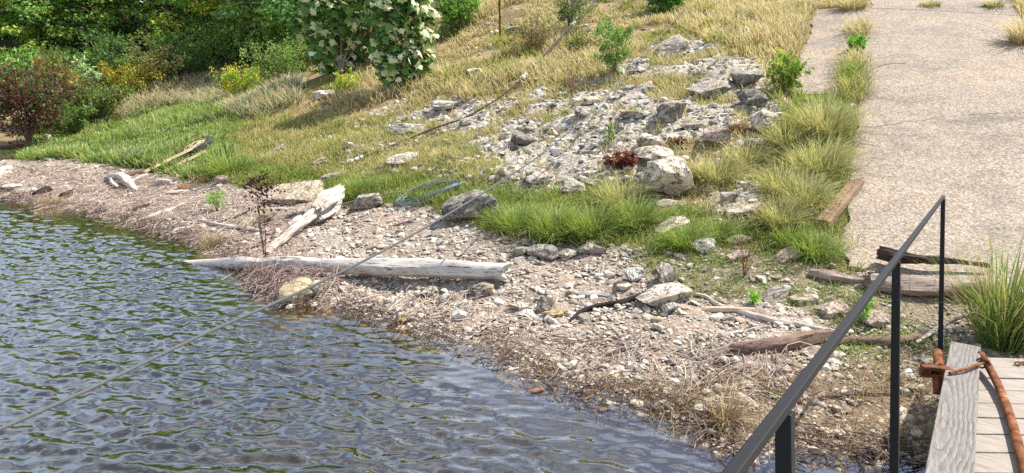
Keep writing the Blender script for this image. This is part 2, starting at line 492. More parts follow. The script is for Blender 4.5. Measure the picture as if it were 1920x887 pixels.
# ------------------------------------------------------------------ ground sheet
def spaced(a, b, step, lo, hi):
    core = np.arange(a, b + step / 2, step)
    def tail(d):
        out = []; s = step; x = 0
        while x < d: s = min(s * 1.25, 12); x += s; out.append(x)
        return np.array(out)
    return np.concatenate([(a - tail(a - lo))[::-1], core, b + tail(hi - b)])
def grid_faces(ny, nx):
    i = np.arange(ny - 1)[:, None] * nx; j = np.arange(nx - 1)[None]
    return np.stack([i + j, i + j + 1, i + nx + j + 1, i + nx + j], -1).reshape(-1, 4)
def worley(P, seed=0):
    """distance to nearest cell point in 2-D and its cell random value"""
    f = np.floor(P); best = np.full(P.shape[:-1], 9.0); rnd = np.zeros(P.shape[:-1])
    for a in (-1, 0, 1):
        for b in (-1, 0, 1):
            i = (f[..., 0] + a).astype(np.int64); j = (f[..., 1] + b).astype(np.int64); k = np.zeros_like(i)
            qx = f[..., 0] + a + _hash(i, j, k, seed + 1); qy = f[..., 1] + b + _hash(i, j, k, seed + 2)
            d = np.hypot(P[..., 0] - qx, P[..., 1] - qy); m = d < best
            best = np.where(m, d, best); rnd = np.where(m, _hash(i, j, k, seed + 3), rnd)
    return best, rnd
gxs = spaced(-13, 12, .055, -320, 320); gys = spaced(3.0, 20, .055, -120, 420)
GX, GY = np.meshgrid(gxs, gys)
GZ = height(GX, GY)
gw = zones(GX, GY, GZ); gsd = shore_dist(GX, GY)
onr = on_ramp(GX, GY, .12)
q2 = np.stack([GX, GY], -1)
def blurred(mask, n=3):
    m = mask.astype(float)
    for _ in range(n):
        m[1:-1] = (m[:-2] + 2 * m[1:-1] + m[2:]) / 4; m[:, 1:-1] = (m[:, :-2] + 2 * m[:, 1:-1] + m[:, 2:]) / 4
    return m
rockm = blurred(gw['rock'] & ~onr, 4)
oz, obig, osmall, ora, orc = outcrop(GX, GY)
GZ = GZ + rockm * .012 * fbm(P3(GX * 13, GY * 13), 2, 30)
beachm = blurred(gw['beach'] & ~onr, 3)
GZ = GZ + beachm * .018 * fbm(P3(GX * 7, GY * 7), 3, 31) * (gsd > -.5)
GZ = np.where(onr, GZ - .03, GZ)
def lerp(c, k, m): return c * (1 - m[..., None]) + np.asarray(k) * m[..., None]
n1 = fbm(P3(GX * .9, GY * .9), 4, 40) * .5 + .5; n2 = fbm(P3(GX * 5, GY * 5), 3, 41) * .5 + .5
gc = np.zeros(GX.shape + (3,)) + np.array([.34, .27, .15])
gc = lerp(gc, [.17, .13, .065], np.clip(n1 * 1.3 - .3, 0, 1))
gc = lerp(gc, [.085, .095, .03], blurred(gw['green'], 3) * .8)
gc = lerp(gc, [.17, .15, .06], blurred(gw['mix'] & ~gw['green'], 3) * .7)
gc = lerp(gc, [.36, .29, .19], rockm * .8)
rk = rockm * obig * (.35 + .65 * osmall)
gc = lerp(gc, [.47, .435, .375], rk)
gc = lerp(gc, [.37, .335, .285], rk * (ora * 7 % 1 > .55) * .7)
gc = lerp(gc, [.17, .14, .10], rockm * obig * (1 - osmall) * .8)
gc = lerp(gc, [.37, .305, .245], beachm)
gc = lerp(gc, [.25, .20, .155], beachm * np.clip(n2 * 1.6 - .5, 0, 1))
gc = lerp(gc, [.14, .13, .055], blurred(gw['weed'], 3) * .45)
gc = lerp(gc, [.20, .145, .095], blurred(gw['straw'], 3) * .75)
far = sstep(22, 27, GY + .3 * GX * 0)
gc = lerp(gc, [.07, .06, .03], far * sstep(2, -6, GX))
wet = sstep(np.where(GX > -2, .62, .35), .05, gsd + .12 * fbm(P3(GX * 3, GY * 3), 2, 44))
gc = lerp(gc, [.075, .050, .038], wet * .88)
gc = lerp(gc, [.17, .125, .06], sstep(0.02, -.25, gsd) * np.clip(.4 + n2 * .8, 0, 1))
m, nt, out = new_mat('ground_soil')
c = attr(nt); co = coords(nt)
a1 = noise_n(nt, co, 9, 8, .7); a2 = noise_n(nt, co, 42, 6, .7)
vo = N(nt, 'ShaderNodeTexVoronoi', Scale=26.0); nt.links.new(co, vo.inputs['Vector'])
c = mixc(nt, 1.0, c, ramp_node(nt, a1, [(.3, (.62, .6, .58)), (.65, (1.25, 1.22, 1.2))]).outputs[0], 'MULTIPLY')
c = mixc(nt, 1.0, c, ramp_node(nt, a2, [(.33, (.5, .48, .46)), (.6, (1.25, 1.25, 1.25))]).outputs[0], 'MULTIPLY')
princ(nt, out, c, .95, bump_n(nt, math_n(nt, 'ADD', math_n(nt, 'MULTIPLY', a2, .6), math_n(nt, 'MULTIPLY', vo.outputs['Distance'], .6)), 1.0, .03), .15)
ground = mesh_np('ground', np.stack([GX, GY, GZ], -1).reshape(-1, 3), [grid_faces(*GX.shape)], m, gc.reshape(-1, 3), True)
ground['kind'] = 'structure'; ground['label'] = 'stony lake bank rising to a dry grass hillside'

# ------------------------------------------------------------------ concrete ramp
m, nt, out = new_mat('exposed_aggregate')
co = coords(nt)
v1 = N(nt, 'ShaderNodeTexVoronoi', Scale=48.0); nt.links.new(co, v1.inputs['Vector'])
v2 = N(nt, 'ShaderNodeTexVoronoi', Scale=80.0); nt.links.new(co, v2.inputs['Vector'])
sx = nt.nodes.new('ShaderNodeSeparateColor'); nt.links.new(v1.outputs['Color'], sx.inputs[0])
peb = ramp_node(nt, sx.outputs[0], [(.0, (.11, .08, .06)), (.3, (.20, .165, .13)), (.5, (.30, .26, .208)), (.75, (.372, .33, .272)), (1, (.475, .432, .372))]).outputs[0]
sy = nt.nodes.new('ShaderNodeSeparateColor'); nt.links.new(v2.outputs['Color'], sy.inputs[0])
peb2 = ramp_node(nt, sy.outputs[1], [(.0, (.10, .075, .058)), (.4, (.265, .21, .16)), (1, (.49, .44, .375))]).outputs[0]
c = mixc(nt, .3, peb, peb2)
c = mixc(nt, ramp_node(nt, v1.outputs['Distance'], [(.5, (0, 0, 0)), (.85, (.75, .75, .75))]).outputs[0], c, (.20, .15, .11))
mpp_ = nt.nodes.new('ShaderNodeMapping'); mpp_.inputs['Rotation'].default_value = (0, 0, math.radians(-62)); mpp_.inputs['Scale'].default_value = (.35, 1.0, 1)
nt.links.new(co, mpp_.inputs['Vector'])
st = noise_n(nt, mpp_.outputs[0], .9, 5, .6, .6); st2 = noise_n(nt, co, 2.4, 5, .65)
c = mixc(nt, 1.0, c, ramp_node(nt, st, [(.36, (.72, .70, .68)), (.47, (.95, .94, .93)), (.66, (1.10, 1.04, .97))]).outputs[0], 'MULTIPLY')
c = mixc(nt, 1.0, c, ramp_node(nt, st2, [(.3, (.78, .76, .75)), (.55, (1.05, 1.03, 1.0))]).outputs[0], 'MULTIPLY')
princ(nt, out, c, .85, bump_n(nt, math_n(nt, 'ADD', v1.outputs['Distance'], math_n(nt, 'MULTIPLY', v2.outputs['Distance'], .6)), -.7, .02), .25)
M['aggregate'] = m
def slab(name, u0, u1, v0, v1, lift=.012, thick=.12, du=.12):
    us = np.linspace(u0, u1, max(2, int((u1 - u0) / du) + 1)); vs = np.linspace(v0, v1, max(2, int((v1 - v0) / .15) + 1))
    U, Vv = np.meshgrid(us, vs, indexing='ij')
    Ue = U + 0; Ve = Vv + 0
    Ve[:, 0] += .10 * fbm(P3(U[:, 0] * 1.8, U[:, 0] * 0), 3, 51); Ve[:, -1] += .04 * fbm(P3(U[:, 0] * 1.5, U[:, 0] * 0 + 9), 3, 52)
    X = RAMP_A[0] + RAMP_T[0] * Ue + RAMP_N[0] * Ve; Y = RAMP_A[1] + RAMP_T[1] * Ue + RAMP_N[1] * Ve
    z0 = height0(X, Y)[0] + lift
    Z = z0 + .006 * fbm(P3(X * 2, Y * 2), 2, 53)
    top = np.stack([X, Y, Z], -1); bot = top - np.array([0, 0, thick])
    n0, n1_ = U.shape
    F = grid_faces(n0, n1_)[:, ::-1]
    Vt = np.concatenate([top.reshape(-1, 3), bot.reshape(-1, 3)]); n = n0 * n1_
    idx = np.arange(n).reshape(n0, n1_)
    ring = np.concatenate([idx[0], idx[1:, -1], idx[-1, -2::-1], idx[-2:0:-1, 0]]); nx = np.roll(ring, -1)
    side = np.stack([ring, ring + n, nx + n, nx], -1)
    # drop the underside: it lies in the soil
    o = mesh_np(name, Vt, [F, side], M['aggregate'], None, True, None, 40)
    return o
r1 = slab('concrete_ramp', 0, RAMP_LEN, 0, RAMP_W); r1['kind'] = 'structure'; r1['label'] = 'exposed aggregate concrete ramp running up the bank'
r2 = slab('concrete_ramp', 5.1, RAMP_LEN + .05, -STRIP_W, -.03, .016); r2['kind'] = 'structure'; r2['label'] = 'narrow concrete strip left of the weedy joint'
r3 = slab('concrete_apron', RAMP_LEN + .12, RAMP_LEN + 9, .1, RAMP_W, -.01); r3['kind'] = 'structure'; r3['label'] = 'paler concrete slab beyond the top of the ramp'

# hairline cracks filled with soil across the ramp
m, nt, out = new_mat('crack_soil'); princ(nt, out, (.17, .135, .10), .95); M['crack'] = m
def crack(pts, w, label):
    P = np.array([hit(*p) for p in pts]); P = resample(P, 60)
    P[:, 0] += .02 * fbm(P3(P[:, 0] * 4, P[:, 1] * 4), 3, 60); P[:, 1] += .04 * fbm(P3(P[:, 0] * 4, P[:, 1] * 4), 3, 61)
    zz = height0(P[:, 0], P[:, 1])[0] + .012
    P[:, 2] = zz + .006 * fbm(P3(P[:, 0] * 2, P[:, 1] * 2), 2, 53) + .008
    T = unit(np.gradient(P, axis=0)); S = np.stack([-T[:, 1], T[:, 0], 0 * T[:, 0]], -1)
    ww = w * (.5 + .5 * np.clip(1 + fbm(P3(P[:, 0] * 6, P[:, 1] * 6), 3, 62), 0, 2))[:, None]
    V = np.stack([P - S * ww, P + S * ww], 1).reshape(-1, 3)
    i = np.arange(len(P) - 1) * 2
    o = mesh_np('ramp_crack', V, [np.stack([i, i + 2, i + 3, i + 1], -1)], M['crack'])
    o['kind'] = 'structure'; o['label'] = label
crack([(1592, 238), (1660, 236), (1740, 226), (1830, 217), (1920, 212)], .005, 'crack running right across the concrete ramp')
crack([(1632, 160), (1625, 140), (1650, 124), (1700, 118)], .010, 'short curved crack by the weedy joint')

# ------------------------------------------------------------------ lake
wxs = spaced(-16.5, 3.2, .028, -90, 60); wys = spaced(2.6, 19.5, .028, -50, 60)
wys = wys[wys < 22]
WX, WY = np.meshgrid(wxs, wys)
def wave_field(n, step, seed):
    r = np.random.default_rng(seed)
    k = np.fft.fftfreq(n, step) * 2 * math.pi
    KX, KY = np.meshgrid(k, k); K = np.hypot(KX, KY) + 1e-6
    th = np.arctan2(KY, KX) - math.atan2(1.0, .42)
    kp = 2 * math.pi / .20
    S = np.exp(-(kp / K) ** 2 * .9) * K ** -3.9 * (np.abs(np.cos(th)) ** 7 + .04) * np.exp(-(K * .009) ** 2)
    A = np.sqrt(S) * (r.normal(size=(n, n)) + 1j * r.normal(size=(n, n)))
    h = np.fft.ifft2(A).real
    g = np.gradient(h, step)
    return h / np.sqrt((g[0] ** 2 + g[1] ** 2).mean())
wf = wave_field(768, .028, 4)
ii = np.floor(WX / .028).astype(int) % 768; jj = np.floor(WY / .028).astype(int) % 768
sd = shore_dist(WX, WY)
gust = .85 + .35 * fbm(P3(WX * .25, WY * .4), 2, 70)
amp = .225 * (.30 + .70 * sstep(-.05, -1.0, sd)) * gust
inside = (WX > -16.6) & (WX < 3.25) & (WY > 2.55) & (WY < 19.6)
WZ = np.where(inside, wf[jj, ii] * amp, 0) 
bed = np.where(sd > -30, height(WX, WY), -2.0)
depth = np.clip(-bed, 0, 3)
m, nt, out = new_mat('lake_water')
c = attr(nt)
bn = nt.nodes.new('ShaderNodeMapping'); bn.inputs['Scale'].default_value = (.7, 1.25, 1); nt.links.new(coords(nt), bn.inputs['Vector'])
nrm = bump_n(nt, noise_n(nt, bn.outputs[0], 15, 3, .5, .4), .08, .02)
fr = N(nt, 'ShaderNodeFresnel', IOR=1.33); nt.links.new(nrm, fr.inputs['Normal'])
gl = N(nt, 'ShaderNodeBsdfGlossy', Roughness=.03, Color=(.95, .96, .98, 1)); nt.links.new(nrm, gl.inputs['Normal'])
tr = N(nt, 'ShaderNodeBsdfTransparent', Color=(.84, .72, .46, 1))
df = N(nt, 'ShaderNodeBsdfDiffuse', Color=(.026, .020, .008, 1))
mb = nt.nodes.new('ShaderNodeMixShader'); ms = nt.nodes.new('ShaderNodeMixShader')
sc_ = nt.nodes.new('ShaderNodeSeparateColor'); nt.links.new(c, sc_.inputs[0])
nt.links.new(sc_.outputs[0], mb.inputs[0]); nt.links.new(tr.outputs[0], mb.inputs[1]); nt.links.new(df.outputs[0], mb.inputs[2])
nt.links.new(math_n(nt, 'SUBTRACT', 1.0, math_n(nt, 'EXPONENT', math_n(nt, 'MULTIPLY', fr.outputs[0], -5.2)), True), ms.inputs[0]); nt.links.new(mb.outputs[0], ms.inputs[1]); nt.links.new(gl.outputs[0], ms.inputs[2])
nt.links.new(ms.outputs[0], out.inputs['Surface'])
turb = 1 - np.exp(-depth * 8.5)
lake = mesh_np('lake_water', np.stack([WX, WY, WZ], -1).reshape(-1, 3), [grid_faces(*WX.shape)], m, np.repeat(turb.reshape(-1, 1), 3, 1), True)
lake['kind'] = 'structure'; lake['label'] = 'rippled olive and blue lake water'

# ------------------------------------------------------------------ gangway: frame of the sloping deck
GV = unit(ray(1860, 249)); LV = unit(np.cross([0, 0, 1.0], GV)); NV = np.cross(GV, LV)
D0 = np.array([0, 0, CAM_H]) - 1.6 * NV
GM = np.eye(4); GM[:3, 0] = GV; GM[:3, 1] = LV; GM[:3, 2] = NV; GM[:3, 3] = D0
def on_deck(px, py, h=0.0):
    d = ray(px, py); t = ((D0 + NV * h - [0, 0, CAM_H]) @ NV) / (d @ NV)
    return np.array([0, 0, CAM_H]) + d * t
def dk(P): return np.array([(P - D0) @ GV, (P - D0) @ LV, (P - D0) @ NV])
def dw(a, b, h): return D0 + GV * a + LV * b + NV * h
CT = .10
cl = [dk(on_deck(1785, 645, CT)), dk(on_deck(1728, 887, CT))]; cr = [dk(on_deck(1838, 642, CT)), dk(on_deck(1830, 887, CT))]
b_l = (cl[0][1] + cl[1][1]) / 2; b_r = (cr[0][1] + cr[1][1]) / 2; a_end = (cl[0][0] + cr[0][0]) / 2
pe = [dk(on_deck(1846, 669, 0)), dk(on_deck(1920, 671, 0))]

# wooden gangway: planks, the edge board lying on its side, the joist below
m, nt, out = new_mat('pale_deck_planks')
mp = nt.nodes.new('ShaderNodeMapping'); mp.inputs['Scale'].default_value = (14, 1.2, 10)
nt.links.new(coords(nt), mp.inputs['Vector'])
n1 = noise_n(nt, mp.outputs[0], 6, 6, .65); n2 = noise_n(nt, coords(nt), 3, 4); n3 = noise_n(nt, mp.outputs[0], 2.0, 5, .7, 1.0)
c = mixc(nt, n2, (.30, .26, .22), (.37, .325, .28))
c = mixc(nt, ramp_node(nt, n1, [(.36, (.8, .8, .8)), (.56, (0, 0, 0))]).outputs[0], c, (.19, .155, .125))
c = mixc(nt, ramp_node(nt, n3, [(.28, (.9, .9, .9)), (.36, (0, 0, 0))]).outputs[0], c, (.12, .09, .07))
princ(nt, out, c, .85, bump_n(nt, n1, .4, .01), .2); M['deck'] = m

m, nt, out = new_mat('grey_cathedral_grain')
sp = nt.nodes.new('ShaderNodeSeparateXYZ'); nt.links.new(coords(nt), sp.inputs[0])
wob = noise_n(nt, coords(nt), 2.2, 3, .5)
x_ = math_n(nt, 'MULTIPLY', sp.outputs[0], 1.0)
hh = math_n(nt, 'ADD', math_n(nt, 'MULTIPLY', math_n(nt, 'PINGPONG', math_n(nt, 'ADD', x_, math_n(nt, 'MULTIPLY', wob, .5)), .75), .075), .002)
yy = math_n(nt, 'ADD', sp.outputs[1], math_n(nt, 'MULTIPLY', math_n(nt, 'SUBTRACT', wob, .5), .07))
rr = math_n(nt, 'SQRT', math_n(nt, 'ADD', math_n(nt, 'MULTIPLY', yy, yy), math_n(nt, 'MULTIPLY', hh, hh)))
fine = noise_n(nt, coords(nt), 14, 4, .6)
ring = math_n(nt, 'FRACT', math_n(nt, 'ADD', math_n(nt, 'MULTIPLY', rr, 44), math_n(nt, 'MULTIPLY', fine, .55)))
mp = nt.nodes.new('ShaderNodeMapping'); mp.inputs['Scale'].default_value = (2, 40, 40); nt.links.new(coords(nt), mp.inputs['Vector'])
fib = noise_n(nt, mp.outputs[0], 5, 5, .65)
c = ramp_node(nt, ring, [(0, (.06, .052, .046)), (.22, (.14, .125, .11)), (.5, (.23, .21, .19)), (.85, (.30, .28, .255)), (1, (.065, .057, .05))]).outputs[0]
c = mixc(nt, ramp_node(nt, noise_n(nt, coords(nt), 5.5, 4), [(.40, (.75, .75, .75)), (.62, (0, 0, 0))]).outputs[0], c, (.235, .215, .195))
c = mixc(nt, ramp_node(nt, fib, [(.38, (.9, .9, .9)), (.56, (0, 0, 0))]).outputs[0], c, (.13, .115, .10))
stn = noise_n(nt, coords(nt), 4.5, 4)
c = mixc(nt, ramp_node(nt, stn, [(.66, (0, 0, 0)), (.72, (.5, .5, .5))]).outputs[0], c, (.36, .17, .07))
princ(nt, out, c, .85, bump_n(nt, math_n(nt, 'ADD', ring, fib), .35, .006), .2); M['curb'] = m

dock = empty('wooden_gangway', dw(a_end, -.4, 0)); tag(dock, 'pale plank gangway with a grey edge board at the bottom right', 'gangway')
Minv = Matrix([list(r) for r in GM]).inverted()
def deck_obj(name, mat, mbf, parent, smooth=False, bev=None):
    """mesh given in deck coordinates, origin kept on the deck frame"""
    o = mbf.build(name, mat, None, smooth)
    o.parent = parent
    o.matrix_parent_inverse = Matrix.Translation(-Vector(parent.location))
    o.matrix_basis = Matrix([list(r) for r in GM])
    if bev: bevel(o, bev)
    return o
pdir = unit(np.array(pe[1][:2]) - np.array(pe[0][:2]))       # planks run along this line of the deck
pl = MB()
a0 = pe[0][0] + (pe[0][1] - b_r) / pdir[1] * -pdir[0] * 0
r_ = np.random.default_rng(3)
perp = np.array([-pdir[1], pdir[0]]); perp = perp if perp[0] < 0 else -perp
k = 0; acc = 0.0; p0 = np.array(pe[0][:2])
while acc < 7.2:
    w = .20; lo = acc + .004; hi = acc + w
    # clip each plank lengthwise between the edge board and the far side
    quad = []
    for e in (lo, hi):
        base = p0 + perp * e
        for bb in (.03, -1.25):
            t = (bb - base[1]) / pdir[1]; q = base + pdir * t; quad.append(q)
    dz = r_.uniform(-.003, .003)
    A, B_, C_, D_ = quad
    V = [(*A, -.04 + dz), (*B_, -.04 + dz), (*D_, -.04 + dz), (*C_, -.04 + dz), (*A, dz), (*B_, dz), (*D_, dz), (*C_, dz)]
    pl.add(V, [np.array([[0, 1, 2, 3], [7, 6, 5, 4], [0, 4, 5, 1], [1, 5, 6, 2], [2, 6, 7, 3], [3, 7, 4, 0]])])
    acc += w + r_.uniform(.006, .014); k += 1
o = deck_obj('plank_deck', M['deck'], pl, dock, False, .004)
e = MB()
e.add(*box_geo(np.eye(4), (-1.5, b_r, CT - .042), (a_end - .02, b_l, CT)))
board = deck_obj('edge_board', M['curb'], e, dock, False, .006); board['label'] = 'grey edge board with bold swirling grain'
e = MB(); e.add(*box_geo(np.eye(4), (-1.5, b_r + .02, -.002), (a_end - .08, b_l - .03, CT - .045)))
deck_obj('spacer_board', M['timber'], e, dock, False, .004)
e = MB()
e.add(*box_geo(np.eye(4), (-1.5, b_l - .06, -.24), (a_end - .1, b_l - .015, -.045)))
e.add(*box_geo(np.eye(4), (-1.5, -1.2, -.24), (a_end + .3, -1.155, -.045)))
deck_obj('side_joist', M['timber'], e, dock)

# black steel railing: one square rail, three posts that lean outwards
m, nt, out = new_mat('chipped_black_paint')
co = coords(nt)
chip = noise_n(nt, co, 120, 2, .5); gr = noise_n(nt, co, 9, 5, .6)
c = mixc(nt, ramp_node(nt, chip, [(.752, (0, 0, 0)), (.765, (1, 1, 1))]).outputs[0], mixc(nt, gr, (.006, .006, .0065), (.013, .013, .013)), (.5, .49, .46))
princ(nt, out, c, .6, bump_n(nt, noise_n(nt, co, 35, 3), .12, .004), .25); M['black'] = m
HR = 1.14
rail_l = [dk(on_deck(*p, HR)) for p in ((1764, 366), (1690, 478), (1480, 746), (1385, 871))]
br = float(np.mean([p[1] for p in rail_l])); a1 = rail_l[0][0]; a2 = dk(on_deck(1690, 480, HR))[0]; a3 = dk(on_deck(1488, 752, HR))[0]
railing = empty('metal_railing', dw(a1, .06, 0)); tag(railing, 'black painted steel handrail with chipped paint along the gangway', 'railing')
HW = .0102
rb = MB(); rb.add(*box_geo(np.eye(4), (-.9, br - HW, HR - 2 * HW), (a1 + HW, br + HW, HR))); deck_obj('handrail', M['black'], rb, railing, False, .003)
for aa in (a1, a2, a3):
    pb = MB(); ht = HR - 2 * HW - .001
    hw2 = .017
    b0 = .068
    V = []
    for (bb, h) in ((b0, -.16), (br, ht)):
        hw2 = .017 if h < 0 else .0135
        V += [(aa - hw2, bb - hw2, h), (aa + hw2, bb - hw2, h), (aa + hw2, bb + hw2, h), (aa - hw2, bb + hw2, h)]
    pb.add(V, [np.array([[0, 3, 2, 1], [4, 5, 6, 7], [0, 1, 5, 4], [1, 2, 6, 5], [2, 3, 7, 6], [3, 0, 4, 7]])])
    deck_obj('post', M['black'], pb, railing, False, .002)

# rusty ironwork on the edge board
m, nt, out = new_mat('rust')
co = coords(nt); n1 = noise_n(nt, co, 12, 6, .65); n2 = noise_n(nt, co, 45, 4, .6)
c = ramp_node(nt, n1, [(.3, (.05, .017, .009)), (.46, (.14, .048, .018)), (.60, (.25, .095, .034)), (.76, (.46, .34, .25))]).outputs[0]
c = mixc(nt, ramp_node(nt, n2, [(.3, (.6, .6, .6)), (.45, (0, 0, 0))]).outputs[0], c, (.05, .02, .012))
princ(nt, out, c, .85, bump_n(nt, n2, .6, .004), .2, .0); M['rust'] = m
def tube_obj(name, pts, rad, mat, parent=None, n=10, smooth=True, **kw):
    b = MB(); b.add(*tube(pts, rad, n, **kw)); return b.build(name, mat, parent, smooth, 40)
clamp = empty('rusty_turnbuckle', on_deck(1755, 700, .05)); tag(clamp, 'rusty iron turnbuckle with a rod tied across the grey edge board', 'turnbuckle')
s_pts = [on_deck(1757, 660, .10), on_deck(1762, 690, .07)]
P = np.array([s_pts[0] * (1 - t) + s_pts[1] * t for t in np.linspace(0, 1, 22)])
rad = .029 + .004 * np.sin(np.linspace(0, 22, 22)); rad[0] *= .75
kids = [tube_obj('threaded_socket', P, rad, M['rust'], clamp, 14)]
P = np.array([on_deck(1757, 706, .03), on_deck(1758, 724, -.01), on_deck(1756, 738, -.05)]); kids.append(tube_obj('stub', P, [.03, .027, .02], M['rust'], clamp, 12))
# the slotted block: a frame with an open slot
bc = on_deck(1755, 697, .07); ux = unit(on_deck(1782, 699, .07) - on_deck(1730, 694, .07)); uz = NV; uy = np.cross(uz, ux)
fr_ = np.eye(4); fr_[:3, 0] = ux; fr_[:3, 1] = uy; fr_[:3, 2] = uz; fr_[:3, 3] = bc
e = MB(); Lh, Hh, Dh = .092, .036, .03
for lo, hi in (((-Lh, -Dh, Hh * .35), (Lh, Dh, Hh)), ((-Lh, -Dh, -Hh), (Lh, Dh, -Hh * .3)), ((-Lh, -Dh, -Hh * .3 + .001), (-Lh * .42, Dh, Hh * .35 - .001)), ((Lh * .38, -Dh, -Hh * .3 + .001), (Lh, Dh, Hh * .35 - .001))):
    e.add(*box_geo(fr_, lo, hi))
e.add(*box_geo(fr_, (-Lh * .4, Dh * .2, -Hh * .29), (Lh * .36, Dh * .5, Hh * .34)))
blk = e.build('slotted_block', M['rust'], clamp); bevel(blk, .006); kids.append(blk)
P = resample([on_deck(1780, 700, .115), on_deck(1810, 692, .128), on_deck(1834, 684, .125), on_deck(1842, 681, .10)], 30)
kids.append(tube_obj('tie_rod', P, .010 + .002 * np.sin(np.arange(30) * 2.2), M['rust'], clamp, 8))
th = np.linspace(0, 2 * math.pi * 1.6, 40); kc = on_deck(1843, 682, .09)
P = kc + np.outer(np.cos(th) * .030, unit(ux)) + np.outer(np.sin(th) * .030, uz) + np.outer(np.linspace(-.02, .03, 40), uy)
kids.append(tube_obj('wire_loop', P, .007, M['rust'], clamp, 6))
settle_tree(clamp, kids)
pp = resample([on_deck(1838, 664, .09), on_deck(1850, 680, .075), on_deck(1869, 716, .05), on_deck(1887, 760, .035), on_deck(1902, 808, .033), on_deck(1918, 868, .033), on_deck(1935, 940, .033)], 40)
pipe = settle(tube_obj('rusty_pipe', pp, .024, M['rust'], None, 14), pp[0]); tag(pipe, 'long bent rusty pipe lying on the pale deck planks', 'pipe')
ch = MB()
for k in range(4):
    c0 = on_deck(1908 + k * 9, 682 - k * 1.5, .012); th = np.linspace(0, 2 * math.pi, 13)
    ax = unit(on_deck(1930, 679, 0) - on_deck(1905, 682, 0)); bx_ = np.cross(NV, ax) if k % 2 else NV * .5 + np.cross(NV, ax) * .6
    ch.add(*tube(c0 + np.outer(np.cos(th) * .024, ax) + np.outer(np.sin(th) * .014, unit(bx_)), .006, 6, cap=False))
chain = settle(ch.build('rusty_chain', M['rust'], None, True), on_deck(1908, 682, 0)); tag(chain, 'short end of rusty chain on the deck planks at the right edge', 'chain')

# ------------------------------------------------------------------ steel cables
m, nt, out = new_mat('galvanised_cable')
mp = nt.nodes.new('ShaderNodeMapping'); nt.links.new(coords(nt), mp.inputs['Vector'])
princ(nt, out, mixc(nt, noise_n(nt, mp.outputs[0], 30, 4), (.06, .062, .06), (.14, .143, .14)), .5, None, .4, .3); M['cable'] = m
m, nt, out = new_mat('black_cable'); princ(nt, out, (.035, .027, .022), .6, None, .3); M['blackcable'] = m
m, nt, out = new_mat('white_clip'); princ(nt, out, (.75, .74, .71), .5); M['white'] = m
m, nt, out = new_mat('blue_grey_wire'); princ(nt, out, mixc(nt, noise_n(nt, coords(nt), 9, 3), (.11, .14, .155), (.22, .26, .27)), .5, None, .4, .3); M['wire'] = m
def in_vertical_plane(px_pts, A, B):
    """points of the plan line A-B seen at these pixels"""
    A = np.asarray(A, float); B = np.asarray(B, float)
    n = np.array([-(B - A)[1], (B - A)[0]]); out_ = []
    for p in px_pts:
        d = ray(*p); t = (n @ A[:2]) / (n @ d[:2]); out_.append(np.array([0, 0, CAM_H]) + d * t)
    return np.array(out_)
hA = hit(1285, 38)
nearP = np.array([0, 0, CAM_H]) + ray(-150, 880) * 2.75
cp = in_vertical_plane([(0, 803), (130, 750), (250, 690), (400, 617), (520, 567), (640, 511), (750, 454), (830, 408), (900, 366), (1000, 301), (1100, 233), (1200, 146), (1285, 40)], nearP[:2], hA[:2])
cp = np.concatenate([[cp[0] + (cp[0] - cp[1]) * 1.5 + [0, 0, -.02]], cp])
cz = cp[:, 2] - gz(cp[:, 0], cp[:, 1])
cp[:, 2] = np.maximum(cp[:, 2], np.maximum(gz(cp[:, 0], cp[:, 1]), 0) + np.interp(np.arange(len(cp)), [0, 8, 11, len(cp) - 1], [.05, .12, .42, .30]))
P = resample(cp, 220)
cab = settle(tube_obj('steel_cable', P, .0098, M['cable'], None, 8), cp[-1]); tag(cab, 'long taut grey steel cable from the hillside out across the water', 'cable')
gA = hit(868, 226)
def above(px, py, k):
    """a point short of the ground hit along the sight line, so it hangs above the grass"""
    g = hit(px, py); o_ = np.array([0, 0, CAM_H]); return o_ + (g - o_) * k
bp = np.array([above(*p, k) for p, k in (((868, 226), .985), ((940, 182), .972), ((983, 145), .962), ((1040, 83), .953), ((1075, 45), .948), ((1118, 2), .946))])
bp = np.concatenate([bp, [bp[-1] + (bp[-1] - bp[-2]) * 1.2]])
gp = np.array([hit(*p) + [0, 0, .10] for p in ((665, 312), (690, 303), (730, 288), (785, 264), (835, 242))])
P = resample(np.concatenate([gp, bp]), 120)
bc_ = empty('black_cable', P[0]); tag(bc_, 'thin black cable with white clips sagging down the dry grass slope', 'cable')
kids = [tube_obj('cable_core', P, .016, M['blackcable'], bc_, 7)]
P2 = P[45:] + np.array([0, 0, .035]); kids.append(tube_obj('messenger_wire', P2, .006, M['cable'], bc_, 5))
for q in ((983, 143), (1075, 45), (666, 311), (676, 307)):
    k = int(np.argmin([np.hypot(*(np.array(to_px(p)[:2]) - q)) for p in P])); t = unit(P[min(k + 1, 119)] - P[max(k - 1, 0)])
    c0 = P[k] + np.array([0, 0, .012])
    b = MB()
    s_ = .8 if q[0] > 700 else .55
    for g in (-1, 1):
        V, F = tube(np.array([c0 + t * (g * .075 - .045) * s_, c0 + t * (g * .075 - .03) * s_, c0 + t * (g * .075 + .03) * s_, c0 + t * (g * .075 + .045) * s_]), np.array([.035, .055, .055, .035]) * s_, 10); b.add(V, F)
    kids.append(b.build('white_clip', M['white'], bc_, True, 40))
settle_tree(bc_, kids)
